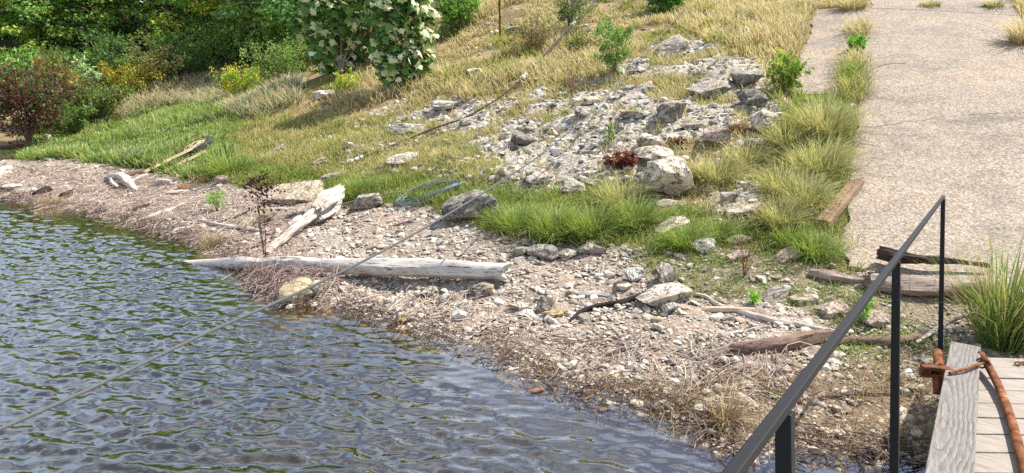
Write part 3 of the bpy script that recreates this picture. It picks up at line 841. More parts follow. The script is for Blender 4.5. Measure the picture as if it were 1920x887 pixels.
# coil of wire in the grass
cc = hit(803, 370)
cb = MB(); rc = .41
for k in range(7):
    th = np.linspace(0, 2 * math.pi, 49); ph = r_.uniform(0, 6.28); rr_ = rc * r_.uniform(.88, 1.06); off = r_.uniform(-.07, .07, 2)
    rr_ = rr_ * (1 + .10 * np.sin(th * 3 + ph) + .07 * np.sin(th * 5 + ph * 2)); x = cc[0] + off[0] + rr_ * np.cos(th); y = cc[1] + off[1] + rr_ * .55 * np.sin(th)
    z = gz(x, y) + .06 + .015 * k * .5 + .02 * np.sin(th * 2 + ph) + .05 * np.clip(np.cos(th - .3), 0, 1)
    cb.add(*tube(np.stack([x, y, z], -1), .0075, 6, cap=False))
tail = np.array([hit(*p) + [0, 0, h] for p, h in (((752, 372), .10), ((700, 388), .16), ((640, 405), .17), ((590, 415), .15), ((545, 421), .10))])
cb.add(*tube(resample(tail, 30), .0065, 6))
coil = settle(cb.build('wire_coil', M['wire'], None, True), cc); tag(coil, 'loose coil of blue grey wire lying in the green grass', 'wire coil')
# rusty pole at the top of the frame
pb_ = hit(938, 78)
P = np.array([pb_ + [0, 0, -.2], pb_ + [-.02, 0, 1.2], pb_ + [-.035, 0, 2.4]])
pole = settle(tube_obj('rusty_pole', P, .028, M['rust'], None, 10), pb_); tag(pole, 'thin dark rusty pole standing in the dry grass at the top', 'pole')

# ------------------------------------------------------------------ rocks
import bmesh
_ico = {}
def ico(sub):
    if sub not in _ico:
        bm = bmesh.new(); bmesh.ops.create_icosphere(bm, subdivisions=sub, radius=1.0); bm.verts.ensure_lookup_table()
        _ico[sub] = (np.array([v.co for v in bm.verts]), np.array([[v.index for v in f.verts] for f in bm.faces])); bm.free()
    return _ico[sub]
def rock_shape(seed, sub=4, planes=13, rough=.05, blocky=.0):
    r = np.random.default_rng(seed); D, F = ico(sub)
    n = unit(r.normal(size=(planes, 3))); h = r.uniform(.55, 1.0, planes)
    if blocky:
        ax = np.array([[1, 0, 0], [-1, 0, 0], [0, 1, 0], [0, -1, 0], [0, 0, 1], [0, 0, -1]], float)
        n = np.concatenate([n, unit(ax + r.normal(size=ax.shape) * .16)]); h = np.concatenate([h, r.uniform(.5, .72, 6) + (1 - blocky) * .28])
    dn = D @ n.T
    rad = np.min(np.where(dn > .05, h / np.maximum(dn, .05), 9), axis=1); rad = np.minimum(rad, 1.15)
    V = D * rad[:, None]
    if rough:
        V = V * (1 + rough * fbm(V * 2.6 + seed * 3.1, 4, seed)[:, None] + rough * .8 * np.minimum(0, fbm(V * 5 + seed, 3, seed + 3) + .1)[:, None])
    lo, hi = V.min(0), V.max(0)
    return (V - (lo + hi) / 2) / (hi - lo), F
CREAM = (.62, .56, .46); GREY = (.46, .42, .365); PALE = (.62, .57, .49); WHITE = (.70, .67, .62); DARKR = (.30, .28, .25); OCHRE = (.52, .40, .22); BROWN = (.40, .31, .24); TAN = (.56, .47, .36); PINK = (.50, .40, .34)
def rock(px, py, w, h, label, colr=PALE, yaw=0.0, tilt=0.0, roll=0.0, depth=.75, hk=.85, blocky=0., rough=.085, group=None, name='rock', seed=None, sink=.06, sub=None):
    """a single rock whose middle is seen at px,py and which measures w x h pixels there"""
    B = hit(px, py + h * .42); s = mpp(B)
    W = w * s; H = h * s * hk; Dp = max(W * depth, H * .8)
    seed = int(px * 7 + py * 13) if seed is None else seed
    V, F = rock_shape(seed, sub or (5 if w > 40 else 4), 13, rough, blocky)
    o = mesh_np(name, V * np.array([W, Dp, H]), [F], M['rock'], None, True, None, 28)
    o.color = (*colr, 1)
    o.rotation_euler = (tilt, roll, yaw)
    y = B[1] + Dp * .30
    o.location = (B[0], y, float(max(gz(B[0], y), B[2])) * .5 + B[2] * .5 + H * (.5 - sink))
    return tag(o, label, 'rock', group)
ROCKS = [
 (1257, 341, 102, 82, 'largest boulder, cream with a grey left face, in the long green grass', (.78, .70, .57), .5, .1, .12, .85, 1.0, .1, .09),
 (1230, 300, 84, 38, 'cream slab lying just behind the largest boulder', CREAM, .1, .1, 0, .8, .9, .3),
 (1214, 268, 56, 34, 'pale pointed rock above the dead red leaves', PALE, .4, 0, .15),
 (1203, 337, 36, 32, 'small pale rock at the left foot of the largest boulder', PALE, .2),
 (1262, 385, 62, 17, 'flat grey stone at the foot of the largest boulder', GREY, 0, .1),
 (1340, 262, 60, 42, 'rounded brownish boulder with grass in front, right of the cream slab', PINK, .3, 0, 0, .8, .9, 0, .03),
 (880, 393, 108, 56, 'dark grey pitted boulder, long and tilted, right under the steel cable', (.31, .29, .255), .35, .1, -.36, .6, .95, .2, .13),
 (683, 379, 62, 36, 'grey wedge of rock beside the splintered end of the broken log', GREY, .3, 0, -.3, .7, .8, .4),
 (547, 369, 112, 34, 'large flat tan slab at the grass edge above the broken log', TAN, .12, .22, -.06, .75, .8, .8, .03),
 (572, 397, 78, 26, 'flat grey slab just below the large tan slab', PINK, .15, .2, -.12, .7, .8, .7, .03),
 (478, 408, 74, 44, 'pale slanted slab behind the dark red weed', TAN, .5, .15, -.5, .6, .6, .6, .03),
 (1262, 430, 68, 27, 'slanted cream slab half buried in green grass', CREAM, .35, .1, -.35, .6, .8, .6, .03),
 (1322, 463, 54, 28, 'white wedge shaped rock at the lower edge of the grass', WHITE, .3, .1, -.2, .7, .9, .4),
 (1017, 476, 60, 35, 'grey triangular rock right of the log end, near the grass', GREY, .1, .1, -.15, .7, .9, .2),
 (978, 472, 34, 22, 'grey rock to the left of the triangular one', GREY, .3),
 (1062, 480, 44, 20, 'low pale grey rock between the triangular rock and the driftwood stub', PALE, .2),
 (1102, 468, 40, 26, 'grey rock that the driftwood stub rests against', GREY, .2),
 (1122, 456, 46, 8, 'thin cream slab like a tile at the grass edge', CREAM, .1, .1, 0, .5, .9, .8, .02),
 (1188, 520, 42, 30, 'rounded white rock in the gravel', WHITE, .2, 0, 0, .85, .95, .1),
 (1250, 515, 46, 38, 'upright grey rock beside the rounded white one', GREY, .6, 0, .1, .7, .95, .3),
 (1243, 557, 98, 38, 'big flat pale slab, undercut, at the end of the dark branch', PALE, .25, .16, -.22, .7, .7, .8, .03),
 (1259, 579, 36, 22, 'white chunk under the big undercut slab', WHITE, .4),
 (1172, 540, 34, 16, 'flat cream stone by the tip of the dark branch', CREAM, .2),
 (552, 556, 80, 44, 'yellow stained boulder standing in the shallow water', (.52, .43, .28), .2, .05, -.3, .7, 1.0, .5, .05),
 (590, 545, 30, 38, 'pale upright rock leaning on the yellow stained boulder', CREAM, .6, 0, .2, .8, 1.0, .4),
 (610, 577, 38, 13, 'low brown stone at the waterline right of the yellow boulder', BROWN, .1),
 (908, 545, 54, 25, 'grey pointed rock below the end of the long log', GREY, .2, 0, -.1),
 (805, 548, 34, 24, 'rounded pale rock just below the middle of the long log', PALE, .2),
 (832, 562, 30, 28, 'squat pale rock low on the bank below the long log', PALE, .4),
 (862, 592, 28, 26, 'knobbly white rock low on the gravel bank', WHITE, .4),
 (730, 565, 26, 20, 'pale rock by the stones at the waterline', PALE, .3),
 (755, 598, 34, 24, 'ochre and cream rock at the dark rooty waterline', OCHRE, .3),
 (752, 622, 26, 14, 'orange tinted stone at the very edge of the water', (.50, .34, .14), .3),
 (1022, 571, 40, 34, 'grey rock in the middle of the gravel, left of the dark branch', GREY, .3),
 (970, 577, 40, 20, 'cream and ochre rock in the gravel below the log end', CREAM, .3),
 (1040, 592, 50, 17, 'ochre slab below the grey rock in the gravel', OCHRE, .1, .1, 0, .6, .8, .6),
 (1027, 600, 14, 18, 'small upright white stone on the gravel', WHITE, .3),
 (985, 590, 34, 16, 'white flat stone on the gravel beside the ochre rock', WHITE, .3),
 (1003, 737, 32, 18, 'reddish brown stone sitting in the edge of the water', (.33, .19, .12), .3),
 (1460, 554, 66, 34, 'flat grey slab in weeds, left of the row below the timbers', GREY, .3, .12, -.25, .7, .6, .6, .03),
 (1518, 562, 60, 26, 'flat buff slab in weeds, second from the left of the row below the timbers', TAN, .3, .12, -.2, .6, .6, .6, .03),
 (1567, 580, 66, 38, 'flat buff slab beside the handrail, in the row below the timbers', PINK, .3, .12, -.1, .7, .55, .5, .03),
 (1648, 597, 62, 34, 'weathered buff slab right of the handrail, among weeds', PINK, .3, .1, 0, .7, .55, .5, .03),
 (1440, 576, 17, 11, 'small white oval stone by the flat slabs', WHITE, .3),
 (893, 141, 38, 23, 'lone pale grey rock high in the dry grass below the rusty pole', PALE, .3, 0, 0, .8, .95, .2),
 (606, 180, 44, 22, 'white rock in dry grass left of the sycamore sapling', WHITE, .2),
 (690, 172, 40, 18, 'white stones at the foot of the sycamore sapling', PALE, .2),
 (762, 243, 80, 26, 'broad flat grey boulder in the dry grass above the wire coil', GREY, .1, .1, .05, .6, .85, .3),
 (833, 198, 54, 20, 'flat pale rock above the black cable', PALE, .2, .1, 0, .6, .8, .4),
 (885, 225, 54, 16, 'long cream stone right beside the black cable', CREAM, .3, .1, -.3, .4, .8, .6),
 (654, 273, 24, 18, 'small pale rock on the dry grass below the flat grey boulder', PALE, .2),
 (597, 305, 36, 15, 'slanted tan stone tilted out of the green grass', TAN, .3, .1, -.4, .5, .8, .6),
 (622, 333, 48, 18, 'weathered grey stone above the splintered end of the broken log', GREY, .3, .1, -.2, .5, .8, .4),
 (516, 284, 40, 16, 'long grey stone in grass above the dark red weed', GREY, .3, .1, -.3, .5, .8, .5),
 (752, 302, 64, 26, 'largest pale rock among the stones beside the black cable', PALE, .2, .1, -.1, .7, .85, .4),
 (716, 217, 30, 16, 'grey rock in dry grass under the sycamore sapling', GREY, .2),
 (1405, 152, 66, 34, 'pitted grey boulder below the yellow green bush by the ramp', (.39, .36, .32), .2, .1, 0, .7, .9, .4, .07),
 (1415, 187, 60, 38, 'dark grey broken boulder under the pitted one', DARKR, .3, .1, 0, .8, .9, .4, .09),
 (1442, 232, 60, 46, 'pale fractured boulder at the right end of the rock outcrop', PALE, .4, .1, .2, .7, .9, .5, .07),
 (1424, 272, 50, 26, 'grey split rock under the fractured boulder beside the grass clumps', GREY, .2),
 (1297, 239, 50, 11, 'flat grey slab like a broken kerb on the rock outcrop', GREY, .1, .1, 0, .4, .95, .9, .02),
 (1255, 212, 66, 46, 'craggy grey rock with a dark hollow in the outcrop', (.38, .355, .315), .2, .1, 0, .7, .9, .3, .12),
 (1265, 92, 76, 38, 'layered grey ledge at the very top of the rock outcrop', GREY, .4, .2, -.3, .7, .8, .7, .08),
 (1330, 172, 90, 34, 'broad sloping grey ledge in the middle of the outcrop', GREY, .4, .2, -.2, .7, .6, .5, .08),
 (1190, 218, 56, 24, 'grey ledge rock with a cracked top left of the craggy rock', GREY, .1, .1, 0, .7, .8, .5, .08),
 (1100, 190, 56, 22, 'smooth cream rock beside the steel cable on the slope', CREAM, .2, .1, -.1, .7, .8, .2, .03),
 (1100, 212, 50, 22, 'grey rock just below the smooth cream one', GREY, .2),
 (980, 264, 48, 26, 'dark split rock on the stony slope left of the steel cable', DARKR, .3, .1, .2, .8, .9, .5, .12),
 (1008, 340, 62, 19, 'low flat rock in grass right of the steel cable', PALE, .1, .1, 0, .7, .8, .3),
 (1075, 355, 50, 28, 'grey rock nearest the left side of the dead red leaves', GREY, .2, .1, 0, .7, .9, .3),
 (1110, 345, 40, 18, 'small grey stone just under the dead red leaves', GREY, .2),
 (1395, 400, 78, 26, 'broad pale slab left of the green grass clumps by the plank', PALE, .2, .15, 0, .7, .8, .5, .05),
 (1400, 350, 38, 24, 'pale block in the stones left of the ramp grass clumps', PALE, .2, 0, 0, .8, .9, .4),
 (1368, 372, 34, 22, 'grey block above the broad pale slab', GREY, .2, 0, 0, .8, .9, .5),
 (1386, 482, 44, 18, 'pinkish flat rock behind the red twigs', PINK, .2, .1, -.3, .6, .8, .5),
 (1385, 452, 50, 17, 'pinkish buff rock above the red twigs', PINK, .2, .1, -.3, .6, .8, .5),
 (1478, 482, 58, 24, 'mossy brown slab in weeds near the lower end of the ramp', BROWN, .3, .1, -.4, .6, .7, .5),
 (458, 191, 30, 22, 'grey rock in grass under the yellow flowering bush', GREY, .2),
 (88, 256, 16, 12, 'small white rock at the foot of the dark red bush', WHITE, .2),
 (1085, 118, 34, 18, 'pale rock in dry grass beside the green shrub', PALE, .2),
 (1005, 150, 36, 12, 'flat rock in dry grass below the upper white clip', PALE, .2),
 (960, 55, 26, 14, 'tilted grey stone beside the rusty pole', GREY, .3, 0, -.4),
 (344, 352, 26, 15, 'rust orange flat stone among driftwood on the left bank', (.40, .19, .08), .3),
 (412, 338, 36, 20, 'grey rock at the edge of green grass right of the old tyre', PINK, .2),
 (15, 352, 44, 14, 'low pale rock on the left bank at the frame edge', PALE, .2),
]
for a in ROCKS: rock(*a)

def sample(n, test, box, lod=None, seed=0, under=False):
    """random ground points (world-uniform) kept by test(x,y,zones)"""
    r = np.random.default_rng(seed); xs = []; ys = []; tot = 0
    for _ in range(60):
        x = r.uniform(box[0], box[1], n); y = r.uniform(box[2], box[3], n)
        z = gz(x, y); w = zones(x, y, z)
        p = test(x, y, w).astype(float)
        if lod: p = p * np.clip(lod / w['dep'], 0, 1) ** 1.6
        keep = (r.random(n) < p) & ~on_ramp(x, y, .0) & (gs(x, y) > (-.6 if under else -.02))
        xs.append(x[keep]); ys.append(y[keep]); tot += int(keep.sum())
        if tot >= n: break
    x = np.concatenate(xs)[:n]; y = np.concatenate(ys)[:n]
    return x, y, gz(x, y)
BOX = (-15, 9, 3.2, 22)
def in_view(w): return (w['px'] > -60) & (w['px'] < 1980) & (w['py'] > -20) & (w['py'] < 920)

# medium stones one could count: two groups sharing a dozen shapes
protos = []
for k in range(14):
    V, F = rock_shape(900 + k, 4, 12, .05, .35)
    o = mesh_np('stone', V * np.array([1, .78, .55 + .03 * (k % 5)]), [F], M['rock'], None, True, None, 28); protos.append(o)
def scatter_stones(n, test, smin, smax, label, group, cols, seed, box=BOX):
    x, y, z = sample(n, lambda x, y, w: test(x, y, w) & in_view(w), box, 9, seed)
    r = np.random.default_rng(seed + 1)
    for k in range(len(x)):
        src = protos[int(r.integers(len(protos)))]
        if not src.get('used'): o = src; src['used'] = 1
        else: o = src.copy(); COL.objects.link(o)
        s = smin + (smax - smin) * r.random() ** 1.8
        o.scale = (s, s * r.uniform(.75, 1.1), s * r.uniform(.5, .85))
        o.rotation_euler = (r.uniform(-.35, .35), r.uniform(-.35, .35), r.uniform(0, 6.28)); o.location = (x[k], y[k], z[k] + s * .01)
        c = np.array(cols[int(r.integers(len(cols)))]) * r.uniform(.85, 1.1); o.color = (*c, 1)
        tag(o, label, 'stone', group)
scatter_stones(95, lambda x, y, w: w['beach'] & ~w['straw'], .08, .21, 'fist sized pale stone lying loose in the gravel of the lake bank', 'loose stones on the gravel bank', [PALE, CREAM, WHITE, GREY, TAN, PALE], 300)
scatter_stones(115, lambda x, y, w: w['rock'], .09, .26, 'rough grey stone bedded in the stony slope between dry grass', 'stones bedded in the rocky slope', [PALE, GREY, PALE, GREY, CREAM, DARKR], 320)
for o in protos:
    if 'used' in o: del o['used']
    elif not o.get('category'): bpy.data.objects.remove(o)

def stone_mass(name, label, x, y, z, size, sub, cols, seed, flat=(.35, .8), tilt=.5, sinkk=.15, jitc=.16):
    r = np.random.default_rng(seed); n = len(x)
    shapes = [rock_shape(2000 + k + seed, sub, 10, 0) for k in range(10)]
    Vs = np.stack([s[0] for s in shapes]); F = shapes[0][1]; nv = Vs.shape[1]
    V = Vs[r.integers(10, size=n)] * np.stack([np.ones(n), r.uniform(.55, 1, n), r.uniform(*flat, n)], -1)[:, None] * size[:, None, None]
    a = r.uniform(0, 6.28, n); tx = r.normal(0, tilt * .5, n); ty = r.normal(0, tilt * .5, n)
    X, Y, Z = V[..., 0], V[..., 1], V[..., 2]
    Y, Z = Y * np.cos(tx)[:, None] - Z * np.sin(tx)[:, None], Y * np.sin(tx)[:, None] + Z * np.cos(tx)[:, None]
    X, Z = X * np.cos(ty)[:, None] + Z * np.sin(ty)[:, None], -X * np.sin(ty)[:, None] + Z * np.cos(ty)[:, None]
    X, Y = X * np.cos(a)[:, None] - Y * np.sin(a)[:, None], X * np.sin(a)[:, None] + Y * np.cos(a)[:, None]
    V = np.stack([X + x[:, None], Y + y[:, None], Z + (z + size * sinkk)[:, None]], -1).reshape(-1, 3)
    FF = (F[None] + (np.arange(n) * nv)[:, None, None]).reshape(-1, 3)
    c = np.array(cols)[r.integers(len(cols), size=n)] * r.uniform(1 - jitc * 1.6, 1 + jitc, n)[:, None]
    o = mesh_np(name, V, [FF], M['stone'], np.repeat(c, nv, 0), False)
    o['kind'] = 'stuff'; o['label'] = label; return o
GCOL = [(.52, .465, .385), (.55, .505, .43), (.46, .40, .33), (.50, .43, .355), (.42, .38, .33), (.36, .295, .235), (.60, .56, .49), (.48, .40, .29), (.33, .27, .225)]
r_ = np.random.default_rng(17)
bx_test = lambda x, y, w: w['beach'] & (gs(x, y) > -.10) & (r_.random(len(x)) < np.where(w['straw'], .6, np.where(w['weed'], .35, 1.0)))
x, y, z = sample(6000, bx_test, BOX, 8.5, 31, True)
stone_mass('bank_gravel', 'pale pinkish stone chips covering the lake bank', x, y, z, .03 + .095 * r_.random(len(x)) ** 2.9, 2, GCOL, 5, (.3, .62), .45, .06)
x, y, z = sample(29000, bx_test, BOX, 7, 32, True)
stone_mass('bank_grit', 'small pale gravel between the stones of the lake bank', x, y, z, .016 + .034 * r_.random(len(x)) ** 1.6, 1, GCOL, 6, (.25, .55), .4, .08)
SCOL = [(.56, .50, .42), (.50, .455, .39), (.42, .385, .335), (.60, .56, .49), (.50, .46, .40), (.24, .23, .215), (.62, .59, .54)]
x, y, z = sample(5000, lambda x, y, w: w['rock'], BOX, 11, 33)
stone_mass('slope_rubble', 'broken grey rubble of the stony slope', x, y, z, .035 + .14 * r_.random(len(x)) ** 2.0, 2, SCOL, 7, (.25, .6), .6, .0)
x, y, z = sample(2600, lambda x, y, w: (w['mix'] | (r_.random(len(x)) < .35) & (~w['green'] & ~w['beach'] & ~w['rock'])) & (x > -5), BOX, 10, 34)
stone_mass('hillside_stones', 'scattered pale stones among the dry hillside grass', x, y, z, .04 + .12 * r_.random(len(x)) ** 2.5, 2, SCOL, 8)

# ------------------------------------------------------------------ driftwood, logs and timber
def log(name, label, cat, pxs, rad_px, mat, n=14, noise=.16, seed=0, lift=None, rings=None, flat=1.0, parent=None, drop=.35, stretch=(2.2, 16)):
    """log lying on the ground along photo points; radii in photo pixels; lift = height of the axis above ground in radii"""
    pts = []; rads = []
    rp = np.interp(np.linspace(0, 1, len(pxs)), np.linspace(0, 1, len(rad_px)), rad_px) if len(rad_px) != len(pxs) else np.array(rad_px, float)
    for k, p in enumerate(pxs):
        g = hit(p[0], p[1] + rp[k] * .6); s = mpp(g); rr = rp[k] * s
        up = (1 - drop) * rr * flat + (lift[k] if lift is not None else 0)
        # axis straight above the contact, shown at p
        pts.append([g[0], g[1], g[2] + up]); rads.append(rr)
    L = np.linalg.norm(np.diff(np.array(pts), axis=0), axis=1).sum()
    m = rings or int(np.clip(L / .05, 14, 70))
    Q = resample(np.concatenate([np.array(pts), np.array(rads)[:, None]], 1), m)
    if noise:
        wv = .35 * Q[:, 3].mean()
        Q[1:-1, 2] += wv * .3 * fbm(P3(Q[1:-1, 0] * 4, Q[1:-1, 1] * 4), 2, seed); Q[:, 1] += wv * .6 * fbm(P3(Q[:, 0] * 2.5, Q[:, 1] * 2.5), 2, seed + 5)
        Q[:, 3] *= 1 + noise * .6 * fbm(P3(Q[:, 0] * 3, Q[:, 1] * 3), 3, seed + 2)
    V, F = tube(Q[:, :3], Q[:, 3], n, noise, seed, True, stretch, flat)
    axn = unit(Q[-1, :3] - Q[0, :3]); rj = np.random.default_rng(seed + 77)
    V[:n] -= axn * (rj.random((n, 1)) * Q[0, 3] * .9); V[-n - 2:-2] += axn * (rj.random((n, 1)) * Q[-1, 3] * .9)
    c = Q[0, :3]; ax = unit(Q[-1, :3] - Q[0, :3]); si = unit(np.cross([0, 0, 1.0], ax)); up = np.cross(ax, si)
    R = np.stack([ax, si, up], 1)
    o = mesh_np(name, (V - c) @ R, F, M[mat], None, True, parent, 45)
    Mx = np.eye(4); Mx[:3, :3] = R; Mx[:3, 3] = c
    o.matrix_basis = Matrix([list(q) for q in Mx])
    if label: tag(o, label, cat)
    return o
log('weathered_log', 'long silver grey log lying along the bank with its left end in the water', 'log', [(312, 500), (420, 502), (560, 508), (720, 514), (860, 518), (945, 520)], [3, 10, 14, 16, 17, 17], 'log', 20, .15, 3, [.02, .05, .07, .07, .06, .03], 90, 1.0, None, .2, (2.6, 9))
bl = empty('broken_log', hit(600, 430)); tag(bl, 'bleached broken log with a splintered upper end sloping towards the water', 'log')
def part_of(o, root):
    mw = o.matrix_basis.copy(); o.parent = root; o.matrix_parent_inverse = Matrix.Translation(-root.location); o.matrix_basis = mw
part_of(log('trunk', None, None, [(500, 476), (540, 448), (575, 425), (600, 408)], [5, 8, 10, 11], 'drift', 28, .30, 8, [.02, .05, .09, .12], 40), bl)
part_of(log('splintered_end', None, None, [(596, 412), (615, 398), (633, 382), (640, 368)], [11, 15, 12, 6], 'drift', 32, .55, 9, [.10, .10, .12, .12], 50, 1.0, None, .35, (5.5, 8)), bl)
part_of(log('snapped_branch', None, None, [(545, 442), (556, 436), (565, 430)], [5, 5, 3], 'drift', 8, .2, 10, [.16, .17, .18]), bl)
dk1 = empty('forked_driftwood', hit(230, 352)); tag(dk1, 'forked piece of grey driftwood arching on the left bank', 'driftwood')
part_of(log('main_limb', None, None, [(200, 333), (215, 340), (232, 341), (243, 350), (257, 358)], [5, 6, 7, 7, 3], 'drift', 12, .25, 12, [.02, .08, .12, .06, .0]), dk1)
part_of(log('side_limb', None, None, [(207, 338), (212, 348), (222, 353)], [4, 4, 3], 'drift', 10, .25, 13, [.05, .04, .02]), dk1)
LOGS = [
 ('driftwood', 'chunky brown driftwood lump at the left edge of the frame', 'driftwood', [(-14, 330), (4, 324), (18, 318)], [12, 10, 7], 'drift', 10, .3, 20),
 ('driftwood', 'low grey driftwood log at the waterline on the far left', 'driftwood', [(6, 368), (36, 359), (64, 358), (80, 362)], [3, 5, 6, 4], 'drift', 10, .3, 21),
 ('driftwood', 'dark rotten stump at the waterline on the far left', 'driftwood', [(70, 366), (80, 360), (92, 357)], [7, 9, 6], 'darkwood', 10, .45, 22),
 ('driftwood', 'small dark knot of wood near the water on the left bank', 'driftwood', [(118, 370), (128, 365), (134, 361)], [6, 6, 4], 'darkwood', 10, .4, 23),
 ('driftwood', 'reddish brown split wood beside the foot of the leaning plank', 'driftwood', [(240, 329), (256, 324), (273, 321)], [4, 6, 4], 'brownwood', 10, .3, 24),
 ('driftwood', 'grey stick running from the forked driftwood up to the plank', 'driftwood', [(243, 343), (258, 335), (276, 328)], [3, 4, 3], 'drift', 8, .2, 25),
 ('driftwood', 'small brown log with a dark hollow below the forked driftwood', 'driftwood', [(172, 378), (184, 379), (194, 383)], [4, 5, 4], 'drift', 8, .3, 26),
 ('driftwood', 'black charred branch on the left bank above the waterline', 'driftwood', [(250, 396), (262, 390), (283, 384)], [3, 4, 3], 'darkwood', 8, .35, 27),
 ('driftwood', 'long pale stick on the left bank pointing down to the water', 'driftwood', [(255, 416), (280, 408), (320, 394), (345, 382)], [3, 4, 4, 3], 'drift', 8, .2, 28),
 ('driftwood', 'white and black branch with its tip at the water', 'driftwood', [(316, 444), (328, 436), (345, 430), (362, 424)], [6, 6, 4, 3], 'drift', 10, .35, 29),
 ('driftwood', 'grey driftwood slab on the left bank right of the forked driftwood', 'driftwood', [(288, 345), (305, 341), (322, 342)], [4, 7, 4], 'drift', 10, .35, 30),
 ('driftwood', 'hollow grey driftwood with a white edge above the orange stone', 'driftwood', [(316, 362), (335, 361), (354, 359)], [4, 5, 3], 'drift', 10, .35, 31),
 ('driftwood', 'long grey branch lying behind the dark red weed', 'driftwood', [(375, 414), (420, 424), (460, 428), (498, 436)], [3, 4, 5, 4], 'drift', 8, .2, 32),
 ('driftwood', 'dark slender branch crossing the slabs behind the dark red weed', 'branch', [(402, 418), (440, 410), (470, 396), (500, 380), (540, 381), (585, 381)], [2, 3, 3, 3, 2.4, 1.6], 'darkwood', 7, .15, 33),
 ('driftwood', 'dark grey stick among dry reeds near the left end of the long log', 'branch', [(445, 476), (480, 462), (510, 446)], [3, 3, 2], 'darkwood', 7, .2, 34),
 ('driftwood', 'short cut log behind the middle of the long log', 'log', [(660, 497), (682, 494), (702, 491)], [7, 8, 8], 'drift', 12, .12, 35),
 ('driftwood', 'grey driftwood stub with a brown end between two rocks', 'driftwood', [(1090, 470), (1112, 470), (1132, 474)], [9, 9, 6], 'timber', 12, .3, 36),
 ('driftwood', 'flat whitish driftwood in the gravel', 'driftwood', [(1075, 549), (1098, 552), (1125, 551), (1150, 556)], [3, 5, 6, 3], 'drift', 10, .3, 37),
 ('driftwood', 'crooked dark branch slanting across the gravel to the undercut slab', 'branch', [(1070, 601), (1095, 582), (1125, 573), (1165, 567), (1200, 556), (1232, 546)], [3, 5, 6, 6, 6, 5], 'darkwood', 9, .25, 38),
 ('driftwood', 'orange brown stick lying right of the wire coil stones', 'branch', [(738, 424), (760, 418), (790, 409)], [2.4, 3, 2.2], 'brownwood', 7, .15, 39),
 ('driftwood', 'pale curved branch running right under the handrail', 'branch', [(1305, 552), (1325, 556), (1342, 572), (1400, 588), (1450, 602), (1520, 613), (1570, 622)], [3, 4, 5, 5, 6, 5, 3], 'drift', 8, .2, 40),
 ('driftwood', 'broken plank with an orange end beside the pale curved branch', 'plank', [(1322, 581), (1368, 582), (1413, 583)], [6, 7, 6], 'plank', 8, .12, 41),
 ('driftwood', 'grey stick above the bark covered log', 'branch', [(1395, 623), (1420, 616), (1442, 614)], [2, 3.5, 3], 'drift', 7, .25, 42),
 ('driftwood', 'bark covered brown log left of the handrail', 'log', [(1372, 654), (1395, 655), (1450, 648), (1510, 637), (1552, 630)], [8, 14, 15, 14, 11], 'brownwood', 14, .32, 43),
 ('driftwood', 'long thin brown log under the handrail towards the railing posts', 'log', [(1545, 640), (1600, 640), (1660, 641), (1710, 636), (1745, 628)], [7, 8, 7, 7, 5], 'brownwood', 10, .2, 44),
 ('timber', 'weathered grey half log at the left of the timbers below the ramp', 'timber', [(1520, 516), (1550, 520), (1590, 526), (1630, 530)], [8, 12, 10, 8], 'timber', 12, .3, 45),
 ('timber', 'thick grey brown timber across the foot of the ramp', 'timber', [(1630, 534), (1680, 537), (1740, 540), (1800, 542), (1862, 546)], [16, 19, 20, 21, 19], 'timber', 16, .22, 46),
 ('timber', 'dark rotten beam with a ragged left end lying on the thick timber', 'timber', [(1650, 494), (1672, 500), (1720, 506), (1780, 510), (1850, 514)], [11, 9, 7, 6, 5], 'darkwood', 20, .55, 47, [.10, .10, .10, .10, .08]),
 ('stake', 'short grey wooden stake behind the turnbuckle', 'stake', [(1741, 622), (1750, 634), (1761, 652)], [4, 5, 6], 'timber', 10, .2, 48),
 ('driftwood', 'pale forked twig branch behind the end of the edge board', 'branch', [(1718, 646), (1755, 630), (1790, 618), (1822, 614), (1842, 604)], [3, 4, 4, 4, 2.5], 'drift', 8, .2, 49, [.02, .06, .10, .14, .18]),
]
for a in LOGS: log(*a)
# brown plank on the edge of the ramp, the leaning plank and its thinner mate
def board(name, label, p0, p1, wpx, tpx, mat, lift0=0.0, lift1=0.0, roll=0.0):
    A = hit(*p0) + [0, 0, lift0]; B = hit(*p1) + [0, 0, lift1]; s = (mpp(A) + mpp(B)) / 2
    ax = unit(B - A); si = unit(np.cross([0, 0, 1.0], ax)); up = np.cross(ax, si)
    si, up = si * math.cos(roll) + up * math.sin(roll), up * math.cos(roll) - si * math.sin(roll)
    L = np.linalg.norm(B - A); W = wpx * s; T = tpx * s; nx, nyv = 24, 3
    U, Vv = np.meshgrid(np.linspace(0, L, nx), np.linspace(-W / 2, W / 2, nyv), indexing='ij')
    end = (.02 * fbm(P3(Vv * 40, Vv * 0), 2, int(p0[0]))) 
    Ue = U + np.where((U == 0) | (U == L), end, 0)
    top = np.stack([Ue, Vv, T + .004 * fbm(P3(U * 6, Vv * 30), 2, 3)], -1).reshape(-1, 3); bot = np.stack([Ue, Vv, 0 * U], -1).reshape(-1, 3)
    n = nx * nyv; idx = np.arange(n).reshape(nx, nyv); F = grid_faces(nx, nyv)
    ringi = np.concatenate([idx[0], idx[1:, -1], idx[-1, -2::-1], idx[-2:0:-1, 0]]); nxt = np.roll(ringi, -1)
    o = mesh_np(name, np.concatenate([top, bot]), [F[:, ::-1] if False else F, F[:, ::-1] + n, np.stack([ringi, nxt, nxt + n, ringi + n], -1)], M[mat], None, False)
    R = np.eye(4); R[:3, 0] = ax; R[:3, 1] = si; R[:3, 2] = up; R[:3, 3] = A
    o.matrix_basis = Matrix([list(q) for q in R]); bevel(o, .004)
    return tag(o, label, 'plank') if label else o
